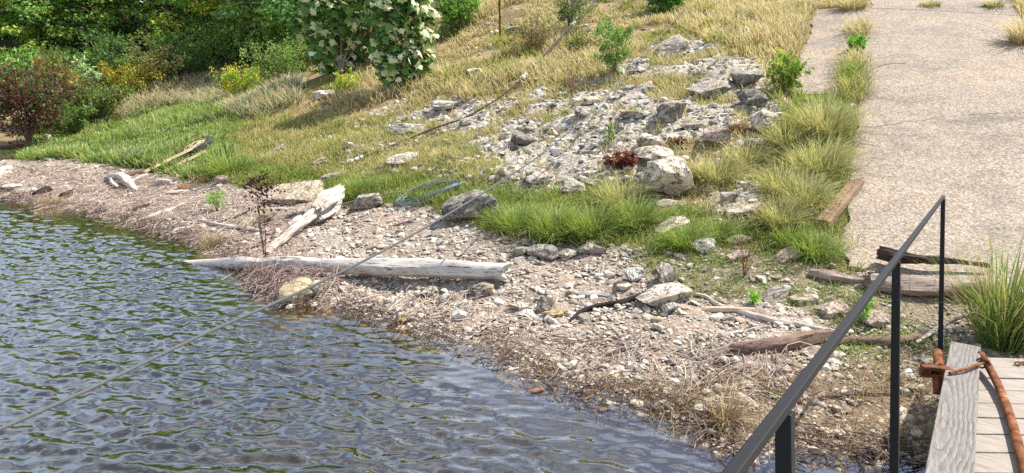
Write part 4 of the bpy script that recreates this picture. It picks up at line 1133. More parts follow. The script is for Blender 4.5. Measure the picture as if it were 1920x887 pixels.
board('brown_plank', 'brown plank lying along the left edge of the ramp in the grass', (1542, 432), (1606, 354), 24, 8, 'rampplank', .05, .05)
board('leaning_plank', 'pale tan plank leaning up against the old tyre', (268, 327), (378, 284), 14, 4, 'plank', .01, .13, -.25)
board('leaning_plank', 'thinner brown plank lying below the tan plank by the tyre', (308, 325), (386, 293), 8, 4, 'plank', .01, .08, -.2)
# the old tyre with a yellow rim, tipped on the bank
tp = hit(356, 296); tyre = empty('old_tyre', tp); tag(tyre, 'old black tyre with a yellow wheel rim half hidden in the grass', 'tyre')
tc = tp + np.array([.04, .30, .20])
tn = unit(np.array([-.38, -.34, 1.0])); t1 = unit(np.cross([0, 1, 0], tn)); t2 = np.cross(tn, t1)
def ring_mesh(profile, seg=40):
    th = np.arange(seg) / seg * 2 * math.pi; k = len(profile)
    V = np.array([tc + t1 * r * math.cos(a) + t2 * r * math.sin(a) + tn * h for a in th for r, h in profile])
    i = np.arange(seg)[:, None] * k; j = np.arange(k - 1)[None]; nx = ((np.arange(seg) + 1) % seg)[:, None] * k
    return V, [np.stack([i + j, nx + j, nx + j + 1, i + j + 1], -1).reshape(-1, 4)]
m, nt, out = new_mat('old_rubber'); princ(nt, out, mixc(nt, noise_n(nt, coords(nt), 8, 4), (.018, .018, .02), (.06, .062, .07)), .75, None, .3); M['rubber'] = m
m, nt, out = new_mat('yellow_paint'); princ(nt, out, mixc(nt, ramp_node(nt, noise_n(nt, coords(nt), 9, 5), [(.42, (0, 0, 0)), (.6, (1, 1, 1))]).outputs[0], (.60, .45, .20), (.55, .46, .30)), .7); M['yellow'] = m
kids = []
b = MB(); prof = [(.25, .05), (.265, .068), (.30, .075), (.335, .07), (.355, .05), (.36, 0), (.355, -.05), (.335, -.07), (.30, -.075), (.265, -.068), (.25, -.05)]; b.add(*ring_mesh(prof)); kids.append(b.build('rubber_tread', M['rubber'], tyre, True, 50))
b = MB(); b.add(*ring_mesh([(.258, .064), (.245, .045), (.21, .035), (.17, .06)])); b.add(*ring_mesh([(.17, .06), (.14, .072), (.06, .075)]))
for k in range(8):
    a = k / 8 * 2 * math.pi; 
kids.append(b.build('wheel_rim', M['yellow'], tyre, True, 50))
rim = kids[-1]
for k in range(7):
    a = k / 7 * 2 * math.pi; c0 = tc + tn * .066; d = t1 * math.cos(a) + t2 * math.sin(a); e_ = -t1 * math.sin(a) + t2 * math.cos(a)
    b = MB(); b.add(*tube(np.array([c0 + d * .155 - e_ * .035, c0 + d * .158, c0 + d * .155 + e_ * .035]), [.008, .014, .008], 8)); kids.append(b.build('rim_slot', M['rubber'], rim, True))
settle_tree(tyre, kids)

# ------------------------------------------------------------------ vegetation builders
def blades(base, h, az, lean, w, cb, ct, droop=.5):
    """curved tapering grass blades; all arguments arrays"""
    n = len(h); t = np.array([0, .4, .75, 1.0])
    d = np.stack([np.cos(az), np.sin(az), 0 * az], -1); sd = np.stack([-np.sin(az + .6), np.cos(az + .6), 0 * az], -1)
    P = base[:, None] + d[:, None] * (h * lean)[:, None, None] * (t ** 1.7)[None, :, None]
    P[..., 2] += h[:, None] * (t[None] - droop * lean[:, None] * .55 * t[None] ** 2.5)
    ww = (w[:, None] * np.array([.75, 1.0, .7])[None] / 2)[..., None] * sd[:, None]
    V = np.concatenate([np.stack([P[:, :3] - ww, P[:, :3] + ww], 2).reshape(n, 6, 3), P[:, 3:4]], 1)
    tc_ = np.array([0, 0, .4, .4, .75, .75, 1.0])[None, :, None]
    C = cb[:, None] * (1 - tc_) + ct[:, None] * tc_
    b = (np.arange(n) * 7)[:, None]
    Q = np.concatenate([b + [[0, 1, 3, 2]], b + [[2, 3, 5, 4]]]); T = b + [[4, 5, 6]]
    return V.reshape(-1, 3), [Q, T], C.reshape(-1, 3)
def pick(r, cols, n, var=.18):
    c = np.array(cols)[r.integers(len(cols), size=n)]
    return c * (1 + r.uniform(-var, var, (n, 1)))
def clumps(name, label, x, y, z, per, spread, hr, wr_, lean, cb, ct, seed, hmul=None, droop=.5):
    r = np.random.default_rng(seed); n = len(x); k = n * per
    i = np.repeat(np.arange(n), per)
    g = r.normal(0, spread, (k, 2)); bx_, by_ = x[i] + g[:, 0], y[i] + g[:, 1]
    bz_ = gz(bx_, by_) - .012
    ok = ~on_ramp(bx_, by_, -.20 if name == 'ramp_edge_grass' else -.02); i, g, bx_, by_, bz_ = i[ok], g[ok], bx_[ok], by_[ok], bz_[ok]; k = len(i)
    ch = r.uniform(.6, 1.15, n) * (1 if hmul is None else hmul)
    h = r.uniform(*hr, k) * ch[i]
    az = np.arctan2(g[:, 1], g[:, 0]) + r.normal(0, .7, k)
    dep = to_px(np.stack([bx_, by_, bz_], -1))[2]
    w = r.uniform(*wr_, k) * np.clip(dep / 9, .75, 2.2)
    cc = r.integers(len(cb), size=n); mixi = np.where(r.random(k) < .7, cc[i], r.integers(len(cb), size=k))
    v = 1 + r.uniform(-.2, .2, (k, 1))
    V, F, C = blades(np.stack([bx_, by_, bz_], -1), h, az, np.abs(r.normal(lean, lean * .5, k)), w, np.array(cb)[mixi] * v, np.array(ct)[mixi] * v, droop)
    o = mesh_np(name, V, F, M['grass'], C, False); o['kind'] = 'stuff'; o['label'] = label
    return o
DRY_B = [(.32, .26, .11), (.38, .31, .15), (.25, .22, .09), (.20, .20, .065), (.34, .26, .13)]
DRY_T = [(.70, .60, .36), (.74, .65, .42), (.60, .51, .27), (.46, .45, .18), (.66, .53, .32)]
GRN_B = [(.09, .16, .025), (.11, .19, .03), (.13, .18, .035), (.09, .15, .035)]
GRN_T = [(.22, .34, .07), (.28, .38, .08), (.44, .43, .15), (.34, .37, .14)]
MIX_B = [(.19, .20, .06), (.30, .25, .11), (.14, .19, .04), (.26, .22, .08)]
MIX_T = [(.44, .43, .16), (.60, .51, .26), (.33, .38, .11), (.52, .44, .20)]
SAGE_B = [(.18, .23, .11), (.28, .26, .14), (.34, .28, .17)]; SAGE_T = [(.42, .47, .24), (.62, .54, .34), (.58, .47, .32)]

VBOX = (-17, 13, 4, 34)
up_ = lambda w: (w['py'] > -70) & (w['px'] > -120) & (w['px'] < 2050)
def dry_t(x, y, w): return up_(w) & ~w['beach'] & ~w['rock'] & ~w['green'] & ~(w['mix'] & (r_.random(len(x)) < .45)) & (x > -9) & (fbm(P3(x * 1.1, y * 1.1), 3, 80) > -.34)
x, y, z = sample(12000, dry_t, (-9, 13, 5, 26), 13, 81)
gsel = fbm(P3(x * .55 + 5, y * .55), 3, 78) + r_.normal(0, .15, len(x)) > .28
hm = np.clip(.75 + .5 * fbm(P3(x * .8, y * .8), 2, 83), .4, 1.3) * np.where(gs(x, y) < 6, .6, 1)
q = ~gsel
clumps('dry_grass', 'dry straw coloured grass covering the hillside', x[q], y[q], z[q], 10, .085, (.12, .42), (.008, .014), .6, DRY_B, DRY_T, 82, hm[q])
q = gsel
clumps('greening_grass', 'olive green patches in the dry hillside grass', x[q], y[q], z[q], 11, .075, (.12, .36), (.008, .014), .6, MIX_B + [(.14, .17, .04)], MIX_T + [(.30, .33, .09)], 79, hm[q])
x, y, z = sample(3300, lambda x, y, w: up_(w) & w['mix'], BOX, 12, 84)
clumps('mixed_grass', 'sparse yellowing grass between the stones', x, y, z, 9, .06, (.07, .22), (.006, .010), .6, MIX_B, MIX_T, 85)
x, y, z = sample(1300, lambda x, y, w: w['rock'] & (outcrop(x, y)[1] < .3), BOX, 12, 87)
clumps('outcrop_grass', 'dry grass growing in the gaps of the rock outcrop', x, y, z, 10, .06, (.09, .26), (.006, .010), .6, MIX_B + DRY_B, MIX_T + DRY_T, 88)
x, y, z = sample(6200, lambda x, y, w: w['green'] & (w['px'] > 395) & ~w['rock'], BOX, 10, 89)
clumps('green_grass', 'short green grass above the gravel bank', x, y, z, 10, .055, (.07, .20), (.005, .009), .65, GRN_B + [MIX_B[0]], GRN_T + [MIX_T[0]], 90)
x, y, z = sample(4300, lambda x, y, w: w['green'] & (w['px'] <= 420), (-17, -4, 9, 24), 15, 91)
clumps('lush_grass', 'bright green grass on the left bank', x, y, z, 10, .08, (.14, .42), (.011, .020), .6, GRN_B, [(.26, .36, .09), (.33, .42, .11), (.50, .47, .22), (.24, .32, .14), (.46, .40, .22)], 92, np.clip(.8 + .6 * fbm(P3(x * .9, y * .9), 2, 93), .4, 1.5))
Z_SAGE = [(150, 255), (230, 205), (300, 165), (430, 130), (560, 130), (560, 200), (470, 220), (330, 195), (220, 225)]
x, y, z = sample(1700, lambda x, y, w: in_poly(w['px'], w['py'], Z_SAGE), (-18, -4, 14, 30), 18, 94)
clumps('feathery_grass', 'tall feathery pale grass below the bushes on the left', x, y, z, 10, .09, (.25, .55), (.010, .016), .6, SAGE_B, SAGE_T, 95)
x, y, z = sample(1500, lambda x, y, w: w['weed'] & (fbm(P3(x * 1.6, y * 1.6), 3, 96) > -.1), BOX, None, 97)
clumps('low_weeds', 'low green weeds growing through the gravel by the ramp', x, y, z, 9, .05, (.04, .12), (.006, .011), 1.0, GRN_B + [MIX_B[0]], GRN_T + [(.30, .32, .09)], 98)
x, y, z = sample(380, lambda x, y, w: w['straw'] & (gs(x, y) > .12), (-4, 6, 3.0, 9), None, 99)
clumps('bank_straw', 'dry straw and roots at the edge of the water', x, y, z, 8, .06, (.07, .22), (.004, .007), 1.1, [(.34, .26, .14), (.25, .18, .11), (.15, .095, .07), (.19, .17, .06)], [(.60, .49, .30), (.52, .40, .26), (.34, .23, .18), (.34, .34, .13)], 100, None, .9)
# bare twigs and roots drifted along the bank
def twigs(name, label, x, y, z, lr, rr, cols, seed, lift=.02, azm=None, pitch=.25):
    r = np.random.default_rng(seed); b = MB()
    for k in range(len(x)):
        L = r.uniform(*lr) * (1 + (r.random() < .1)); a = r.uniform(0, 6.28) if azm is None else r.normal(azm, .7)
        d = np.array([math.cos(a), math.sin(a), 0]); s = np.array([-d[1], d[0], 0]); c1, c2 = r.normal(0, .22, 2); zz = abs(r.normal(0, pitch))
        t = np.array([0, .3, .65, 1.0])
        P = np.array([x[k], y[k], 0]) + np.outer(t * L - L / 2, d) + np.outer(np.sin(t * 3.1) * c1 * L + t * t * c2 * L, s)
        P[:, 2] = np.maximum(gz(P[:, 0], P[:, 1]), -.02) + lift * r.uniform(.3, 1.6) + np.sin(t * 2.8) * zz * L * .35
        q = r.uniform(*rr); b.add(*tube(P, q * np.array([1, .9, .7, .35]), 4, cap=False), cols[int(r.integers(len(cols)))])
    o = b.build(name, M['twig'], None, True); o['kind'] = 'stuff'; o['label'] = label; return o
TW = [(.42, .33, .27), (.50, .41, .33), (.30, .21, .17), (.58, .49, .41), (.22, .15, .12), (.40, .29, .26)]
x, y, z = sample(3000, lambda x, y, w: w['debris'] & ((gs(x, y) > .35) | (x < -2.5)), (-12, 4, 3.5, 16), 12, 101)
twigs('twig_litter', 'dry twigs and stalks littering the lake bank', x, y, z, (.10, .42), (.0025, .006), TW, 102, .025)
x, y, z = sample(1300, lambda x, y, w: w['beach'] & (gs(x, y) < .33) & (gs(x, y) > -.02), (-11, 3, 3.5, 15), None, 103)
twigs('waterline_roots', 'tangled purple brown roots along the waterline', x, y, z, (.10, .32), (.0025, .005), [(.075, .045, .04), (.11, .065, .055), (.16, .10, .085), (.05, .032, .03), (.32, .24, .17)], 104, .035, None, .7)
x, y, z = sample(230, lambda x, y, w: in_poly(w['px'], w['py'], [(470, 505), (560, 505), (640, 520), (650, 548), (560, 560), (480, 556)]) & (gs(x, y) > -.3), (-4, -1, 6, 9), None, 105)
twigs('twig_tangle', 'tangle of bare purple twigs against the long log', x, y, z, (.12, .40), (.0025, .005), [(.30, .21, .18), (.42, .32, .27), (.20, .13, .12)], 106, .09, None, .9)
uu = r_.uniform(0, 5.6, 100); vv = r_.normal(-.10, .14, 100)
x = RAMP_A[0] + RAMP_T[0] * uu + RAMP_N[0] * vv; y = RAMP_A[1] + RAMP_T[1] * uu + RAMP_N[1] * vv; q = vv < .16
clumps('ramp_edge_grass', 'grass creeping over the left edge of the ramp', x[q], y[q], gz(x[q], y[q]), 12, .05, (.10, .30), (.006, .010), .9, MIX_B, MIX_T, 108, None, .8)
# fallen leaves
def leaf_quads(c, ax, nr, L, W, fold=.25):
    n = len(c); s = unit(np.cross(nr, ax)); nn = np.cross(ax, s)
    L = L[:, None]; W = W[:, None]
    b = c - ax * L * .5; t = c + ax * L * .5
    l = c + s * W * .5 + nn * W * fold * .5 - ax * L * .06; r = c - s * W * .5 + nn * W * fold * .5 - ax * L * .06
    V = np.stack([b, r, t, l], 1).reshape(-1, 3); i = (np.arange(n) * 4)[:, None]
    return V, [np.concatenate([i + [[0, 1, 2]], i + [[0, 2, 3]]])]
def rand_dirs(r, n, upb=0.0):
    v = r.normal(size=(n, 3)); v[:, 2] += upb; return unit(v)

def shrub(name, label, cat, px, py, wpx, hpx, leaf, cols, nleaf, seed, stems=14, upright=.6, stemcol=(.16, .11, .08), group=None, dense=1.0, base=None, depth=None, low=.1, droopl=0.0, size=None, bright=1.7):
    """bushy plant: stems fan out from the base, leaves sit along their outer parts"""
    r = np.random.default_rng(seed)
    B = hit(px, py) if base is None else np.array(base, float)
    s = mpp(B)
    W, H = (wpx * s, hpx * s) if size is None else size
    D = W * .8 if depth is None else depth
    root = empty(name, B); tag(root, label, cat, group)
    sb = MB(); tips = []; wts = []
    for k in range(stems):
        a = k * 2.399 + r.uniform(-.4, .4); q = math.sqrt((k + .5) / stems) * r.uniform(.8, 1.05)
        top = np.array([q * W * .5 * math.cos(a), q * D * .5 * math.sin(a), H * (1 - .55 * q ** 2 * (1 - upright)) * r.uniform(.72, 1.0)])
        p1 = top * np.array([.30, .30, .5]); t = np.linspace(0, 1, 7)[:, None]
        P = (2 * (1 - t) * t) * p1 + t * t * top + r.normal(0, .015 * H, (7, 3)) * t
        P[:, 2] -= .03 * (1 - t[:, 0])
        sb.add(*tube(P, max(.004, .008 * H) * np.linspace(1, .3, 7), 5, cap=False), stemcol)
        tips.append(P); wts.append(1)
        for j in range(4):
            f = r.uniform(.35, .9); i0 = int(f * 6); o_ = P[i0]; dv = unit(r.normal(size=3) + np.array([math.cos(a), math.sin(a), .5])) * H * r.uniform(.12, .28)
            Q = o_ + np.linspace(0, 1, 4)[:, None] * dv
            sb.add(*tube(Q, max(.002, .004 * H) * np.linspace(1, .4, 4), 4, cap=False), stemcol); tips.append(np.concatenate([Q, Q[-1:], Q[-1:], Q[-1:]])); wts.append(.9)
    tips = np.array(tips)
    m = r.integers(len(tips), size=nleaf); f = low + (1 - low) * np.sqrt(r.random(nleaf)); fi = np.clip(f * 6, 0, 5.999); i0 = fi.astype(int); ft = (fi - i0)[:, None]
    c = tips[m, i0] * (1 - ft) + tips[m, i0 + 1] * ft
    c = c + r.normal(0, .045 * (W + H) / 2 * dense, (nleaf, 3)); c[:, 2] = np.maximum(c[:, 2], .02)
    out_ = unit(c - np.array([0, 0, H * .35]))
    ax = unit(rand_dirs(r, nleaf, .1 - droopl) + out_ * .8); nr = unit(rand_dirs(r, nleaf, 1.2))
    L = leaf * r.uniform(.6, 1.25, nleaf)
    V, F = leaf_quads(c, ax, nr, L, L * r.uniform(.38, .6, nleaf))
    cm = r.integers(len(cols), size=len(tips)); cidx = np.where(r.random(nleaf) < .65, cm[m], r.integers(len(cols), size=nleaf))
    C = np.array(cols)[cidx] * bright * (1 + r.uniform(-.22, .22, (nleaf, 1)))
    st = sb.build('stem', M['twig'], root, True)
    mesh_np('foliage', V, F, M['leaf'], np.repeat(C, 4, 0), False, root)
    return root
# ------------------------------------------------------------------ background trees
def tree(label, px, d, H, W, cols, seed, nleaf=7500, leaf=.16, low=.05, group='trees along the back of the bank', bark=(.12, .095, .075)):
    r = np.random.default_rng(seed)
    x = (px - 960) / FPX * d; y = d; B = np.array([x, y, float(gz(x, y)) - .05])
    root = empty('leafy_tree', B); tag(root, label, 'tree', group)
    tb = MB(); cl = []
    T = np.array([[0, 0, 0], [r.normal(0, .1), r.normal(0, .1), H * .3], [r.normal(0, .25), r.normal(0, .25), H * .62], [r.normal(0, .3), r.normal(0, .3), H * .93]]); T = resample(T, 16)
    tb.add(*tube(T, np.linspace(.03 * H * .55, .02, 16), 9, .15, seed, True, (2, 12)), bark)
    nb = 34
    for k in range(nb):
        f = low + (1 - low) * (k + .5) / nb; i0 = int(f * 15); o_ = T[i0]; a = k * 2.399 + r.uniform(-.5, .5)
        reach = W * .5 * (math.sin(math.pi * min(1, .22 + f * .80)) ** .7) * r.uniform(.6, 1.15)
        dz = reach * r.uniform(-.10, .45)
        P = o_ + np.linspace(0, 1, 7)[:, None] * np.array([math.cos(a) * reach, math.sin(a) * reach, dz]) + r.normal(0, .05, (7, 3)) * np.linspace(0, 1, 7)[:, None]
        tb.add(*tube(P, np.linspace(.012 * H * (1.1 - f), .008, 7), 5, cap=False), bark)
        for f2 in (.6, 1.0):
            q = P[int(f2 * 6)]; cl.append(np.concatenate([q + r.normal(0, .22, 3), [r.uniform(.38, .8)]]))
    cl = np.array(cl); n = nleaf; wt = cl[:, 3] ** 2; m = r.choice(len(cl), n, p=wt / wt.sum())
    g = r.normal(size=(n, 3)); g = unit(g) * (r.random((n, 1)) ** .38); g[:, 2] = np.where(g[:, 2] < 0, g[:, 2] * .35, g[:, 2] * .75)
    c = cl[m, :3] + g * cl[m, 3:4]; c[:, 2] = np.maximum(c[:, 2], .05)
    nr = unit(rand_dirs(r, n, .4) * .55 + unit(g) * .6 + np.array([0, 0, .45])); ax = rand_dirs(r, n, -.2)
    ax = unit(ax - nr * (ax * nr).sum(1, keepdims=True))
    L = leaf * r.uniform(.6, 1.4, n); V, F = leaf_quads(c, ax, nr, L, L * r.uniform(.55, .8, n))
    cm = r.integers(len(cols), size=len(cl)); ci = np.where(r.random(n) < .75, cm[m], r.integers(len(cols), size=n))
    C = np.array(cols)[ci] * 2.6 * (1 + r.uniform(-.25, .25, (n, 1)))
    tb.build('trunk', M['bark'], root, True)
    mesh_np('crown', V, F, M['leaf'], np.repeat(C, 4, 0), False, root)
    return root
DK = [(.05, .10, .025), (.08, .14, .03), (.045, .085, .022), (.12, .17, .035)]
GD = [(.08, .15, .03), (.16, .20, .04), (.26, .24, .045), (.07, .12, .028), (.12, .18, .035)]
OL = [(.10, .15, .035), (.14, .20, .04), (.07, .11, .028), (.22, .24, .05)]
TREES = [
 ('golden green tree at the top left corner of the frame', 20, 29, 6.2, 5.5, GD), ('dark green tree just left of the golden topped tree, behind the maroon bush', 115, 30.5, 6.6, 5.5, DK),
 ('tree with many golden leaves, between two dark trees at the upper left', 195, 31, 6.2, 5, GD), ('dark olive tree right of the golden leaved tree', 275, 32, 6.4, 5.5, DK),
 ('bright olive tree above the feathery pale grass', 345, 31.5, 5.8, 5, OL), ('golden tinted tree behind the yellow flowering bush', 420, 31, 5.6, 4.6, GD),
 ('mid green tree left of the sycamore sapling', 490, 30, 5.4, 4.4, OL), ('dark green tree directly behind the sycamore sapling', 570, 29, 5.6, 4.6, DK),
 ('dark tree in the back row behind the sycamore sapling', 660, 29, 6.5, 6, DK)]
for k, (lb, px, d, H, W, c) in enumerate(TREES): tree(lb, px, d, H, W, c, 400 + k)
BACK = [-90, -10, 60, 160, 240, 320, 390, 460, 540, 610]
for k, px in enumerate(BACK):
    tree('dark tree of the back row, mostly hidden by the trees in front', px, 33 + (k % 3) * 1.2, 7.6, 7, DK + OL[:2], 450 + k, 7000, .17, .03, 'back row of dark trees')
SHR = [
 ('maroon_bush', 'dark maroon dead leaved bush at the left edge by the water', 'bush', 55, 272, 165, 175, .13, [(.06, .024, .019), (.085, .030, .023), (.045, .024, .018), (.09, .055, .028), (.05, .065, .022), (.07, .09, .03)], 4200),
 ('sumac', 'bright green sumac like plant behind the maroon bush', 'bush', 40, 195, 120, 112, .20, [(.13, .28, .05), (.20, .36, .07), (.09, .20, .04)], 900),
 ('bush', 'yellow olive bush right of the maroon bush', 'bush', 118, 235, 110, 145, .12, [(.16, .15, .035), (.09, .12, .03), (.22, .17, .045), (.13, .09, .04)], 2600),
 ('sapling', 'small sapling with whitish green leaves among the left bushes', 'sapling', 163, 200, 46, 100, .16, [(.26, .36, .16), (.34, .44, .22), (.14, .22, .08)], 420),
 ('bush', 'mid green bush in front of the whitish sapling', 'bush', 190, 230, 130, 90, .11, [(.07, .12, .03), (.10, .17, .04), (.14, .17, .04), (.09, .08, .03)], 2600),
 ('bush', 'low green bush at the lower left beside the bright grass', 'bush', 135, 252, 110, 72, .10, [(.09, .15, .035), (.13, .19, .05), (.07, .10, .03)], 1800),
 ('bush', 'golden flowered bush above the feathery grass', 'bush', 245, 188, 120, 80, .10, [(.30, .24, .03), (.16, .16, .03), (.10, .14, .03), (.22, .19, .03)], 2400),
 ('bush', 'brownish green bush between the golden bush and the olive tree', 'bush', 300, 165, 120, 90, .11, [(.10, .12, .035), (.15, .13, .05), (.07, .10, .03), (.19, .15, .07)], 2200),
 ('bush', 'dense green bush under the olive tree', 'bush', 372, 150, 130, 100, .11, [(.07, .13, .03), (.11, .18, .04), (.05, .09, .025)], 2600),
 ('bush', 'dark green bush at the left edge below the golden green tree', 'bush', 10, 178, 150, 100, .13, [(.06, .12, .03), (.09, .16, .035), (.12, .17, .04)], 2200),
 ('bush', 'dark olive bush behind the yellow olive bush', 'bush', 110, 172, 150, 95, .13, [(.08, .13, .03), (.12, .16, .04), (.06, .10, .028)], 2200),
 ('bush', 'deep green bush behind the golden flowered bush', 'bush', 215, 160, 150, 100, .13, [(.06, .12, .03), (.09, .16, .035), (.05, .09, .025)], 2200),
 ('bush', 'yellowish green bush in front of the dark olive tree', 'bush', 305, 140, 130, 90, .13, [(.12, .18, .035), (.18, .22, .05), (.08, .14, .03)], 2200),
 ('bush', 'mid green bush below the golden tinted tree', 'bush', 440, 128, 140, 95, .12, [(.08, .15, .03), (.12, .20, .04), (.06, .11, .028)], 2200),
 ('bush', 'green bush left of and behind the sycamore sapling', 'bush', 525, 118, 130, 95, .12, [(.09, .17, .035), (.14, .22, .05), (.07, .12, .03)], 2200),
 ('goldenrod', 'yellow flowering bush on the bank with a grey rock below', 'bush', 452, 192, 112, 78, .085, [(.40, .33, .03), (.30, .30, .04), (.12, .21, .035), (.16, .26, .04), (.10, .17, .03)], 2800),
 ('bush', 'loose green bush right of the yellow flowering bush', 'bush', 520, 165, 120, 105, .10, [(.09, .17, .035), (.14, .23, .05), (.20, .24, .08), (.08, .12, .03)], 2600),
 ('bush', 'leafy green bush left of the sycamore sapling foot', 'bush', 570, 140, 110, 95, .10, [(.08, .15, .03), (.13, .21, .05), (.17, .20, .06)], 2200),
 ('bush', 'bright green bush right of the sycamore sapling', 'bush', 850, 62, 100, 110, .11, [(.10, .19, .035), (.15, .27, .05), (.07, .13, .03)], 2600),
 ('bush', 'dark green bush at the top of the slope, cut by the frame', 'bush', 1243, 24, 100, 62, .11, [(.06, .14, .03), (.09, .20, .04), (.05, .10, .025)], 1500),
 ('shrub', 'open upright green shrub in the dry grass above the outcrop', 'shrub', 1152, 140, 92, 104, .075, [(.10, .17, .04), (.14, .22, .055), (.08, .13, .03), (.18, .24, .08)], 1500),
 ('bush', 'yellow green leafy bush beside the ramp', 'bush', 1470, 176, 84, 84, .085, [(.14, .20, .04), (.20, .25, .05), (.10, .16, .03), (.28, .27, .05)], 1200),
 ('juniper', 'small dark juniper like bush at the top of the slope', 'bush', 1068, 62, 46, 95, .07, [(.05, .09, .03), (.09, .12, .045), (.11, .13, .06)], 1300),
 ('weed', 'yellow green weed growing in front of the sycamore sapling', 'weed', 652, 182, 50, 58, .10, [(.30, .32, .05), (.20, .27, .05), (.38, .34, .07)], 420),
 ('weed', 'small leafy green weed on the gravel left of the dark red weed', 'weed', 407, 398, 36, 52, .050, [(.12, .24, .04), (.20, .34, .06), (.16, .28, .05)], 260),
 ('weed', 'tiny dark green sprout among the stones of the slope', 'weed', 1142, 268, 14, 44, .055, [(.07, .17, .03), (.11, .23, .04)], 90),
 ('weed', 'green leafy sprout in the joint of the ramp between two dry tufts', 'weed', 1606, 98, 62, 34, .10, [(.10, .24, .03), (.15, .31, .05), (.08, .18, .03)], 360),
 ('weed', 'small bright green plant near the row of flat slabs', 'weed', 1412, 572, 26, 34, .035, [(.14, .32, .04), (.20, .38, .06)], 150),
 ('weed', 'small bright green plant right under the handrail', 'weed', 1620, 604, 24, 42, .035, [(.14, .32, .04), (.20, .38, .06)], 150),
 ('bush', 'low brownish scrub in the dry grass beside the rusty pole', 'bush', 1000, 95, 120, 66, .06, [(.17, .15, .06), (.12, .12, .045), (.22, .17, .09), (.10, .08, .06)], 1500),
 ('bush', 'dull green scrub below the small juniper like bush', 'bush', 1090, 105, 100, 60, .06, [(.15, .17, .05), (.20, .20, .07), (.11, .12, .04)], 1300),
]
for k, a in enumerate(SHR):
    kw = {}
    if a[0] in ('weed', 'shrub', 'sapling'): kw = dict(upright=.9, stems=8)
    if a[0] == 'maroon_bush': kw = dict(stems=22, stemcol=(.20, .12, .09))
    shrub(*a, seed=500 + k, **kw)

# sycamore sapling: large lobed leaves held towards the light
LOBE = [(0, -.42), (.20, -.36), (.46, -.30), (.36, -.08), (.52, .16), (.26, .14), (.22, .30), (0, .56), (-.22, .30), (-.26, .14), (-.52, .16), (-.36, -.08), (-.46, -.30), (-.20, -.36)]
def lobed(c, ax, nr, L, cols):
    s = unit(np.cross(ax, nr)); nn = np.cross(s, ax); lo = np.array(LOBE); k = len(lo); n = len(c)
    P = c[:, None] + (s[:, None] * lo[None, :, :1] + ax[:, None] * lo[None, :, 1:] - nn[:, None] * (np.abs(lo[None, :, :1]) ** 1.5 * .5 + np.maximum(lo[None, :, 1:], 0) * .15)) * L[:, None, None]
    V = np.concatenate([c[:, None] - 0 * nn[:, None], P], 1).reshape(-1, 3); i = (np.arange(n) * (k + 1))[:, None]; j = np.arange(k)
    F = np.stack([0 * j, 1 + j, 1 + (j + 1) % k], -1)
    return V, [(i[:, :, None] + F[None]).reshape(-1, 3)], np.repeat(cols, k + 1, 0)
def sycamore(label, base_px, blobs, nleaf, seed, Lr):
    r = np.random.default_rng(seed); B = hit(*base_px); s = mpp(B)
    root = empty('sycamore_sapling', B); tag(root, label, 'sapling', None)
    sb = MB(); cs = []; ws = []
    for (px, py, rad, dd) in blobs:
        d = ray(px, py); t = (B[1] + dd) / d[1]; c = np.array([0, 0, CAM_H]) + d * t - B
        c[2] = max(c[2], .25); cs.append(np.concatenate([c, [rad * s]])); ws.append(rad ** 2)
        t = np.linspace(0, 1, 9)[:, None]; p1 = c * np.array([.25, .25, .6]); P = 2 * (1 - t) * t * p1 + t * t * c
        sb.add(*tube(P, np.linspace(.028, .008, 9), 6, cap=False), (.26, .21, .16))
    cs = np.array(cs); ws = np.array(ws, float); ws /= ws.sum()
    m = r.choice(len(cs), nleaf, p=ws); g = unit(r.normal(size=(nleaf, 3))) * (r.random((nleaf, 1)) ** .4)
    c = cs[m, :3] + g * cs[m, 3:]; c[:, 2] = np.maximum(c[:, 2], .08)
    sd_ = np.array(SUN_DIR)
    nr = unit(rand_dirs(r, nleaf, .35) * .75 + sd_ * .75 + np.array([0, -.25, 0]) + g * .5); ax = unit(rand_dirs(r, nleaf, -.5) + g * .6)
    ax = unit(ax - nr * (ax * nr).sum(1, keepdims=True))
    L = r.uniform(*Lr, nleaf)
    pale_or_sunlit = (r.random(nleaf) < .18) | ((g @ (sd_ + np.array([0, -.5, .2])) > .30) & (r.random(nleaf) < .72))  # pale at random, plus sunlight painted as pale leaves on the sunward side
    cols = np.where(pale_or_sunlit[:, None], np.array([(.70, .73, .42), (.80, .81, .58), (.56, .63, .28)])[r.integers(3, size=nleaf)], np.array([(.07, .16, .035), (.10, .20, .045), (.15, .27, .06)])[r.integers(3, size=nleaf)]) * r.uniform(.85, 1.12, (nleaf, 1))
    dead = r.random(nleaf) < .012; cols[dead] = (.42, .17, .07)
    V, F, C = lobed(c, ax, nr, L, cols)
    # petioles join leaves to the middle of their bough
    for k in range(0, nleaf, 3):
        q = cs[m[k], :3] + (c[k] - cs[m[k], :3]) * .25
        sb.add(*tube(np.array([q, (q + c[k]) / 2 + [0, 0, .03], c[k]]), .004, 4, cap=False), (.22, .20, .10))
    sb.build('stem', M['twig'], root, True)
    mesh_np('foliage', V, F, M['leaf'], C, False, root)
sycamore('tall sycamore sapling with big pale lobed leaves, dark underneath', (640, 140), [(590, 5, 44, .2), (640, 25, 55, .3), (690, 15, 55, .3), (610, 75, 36, 0), (655, 80, 40, .5), (600, 100, 24, -.2), (640, 120, 26, .3), (700, 60, 36, .6), (580, -40, 50, .3), (650, -60, 70, .5), (730, -40, 60, .5), (670, 115, 30, .6), (600, 60, 40, .4), (615, 125, 26, .3), (655, 130, 24, .5), (575, 45, 30, .2), (690, 100, 30, .7)], 1750, 600, (.16, .28))
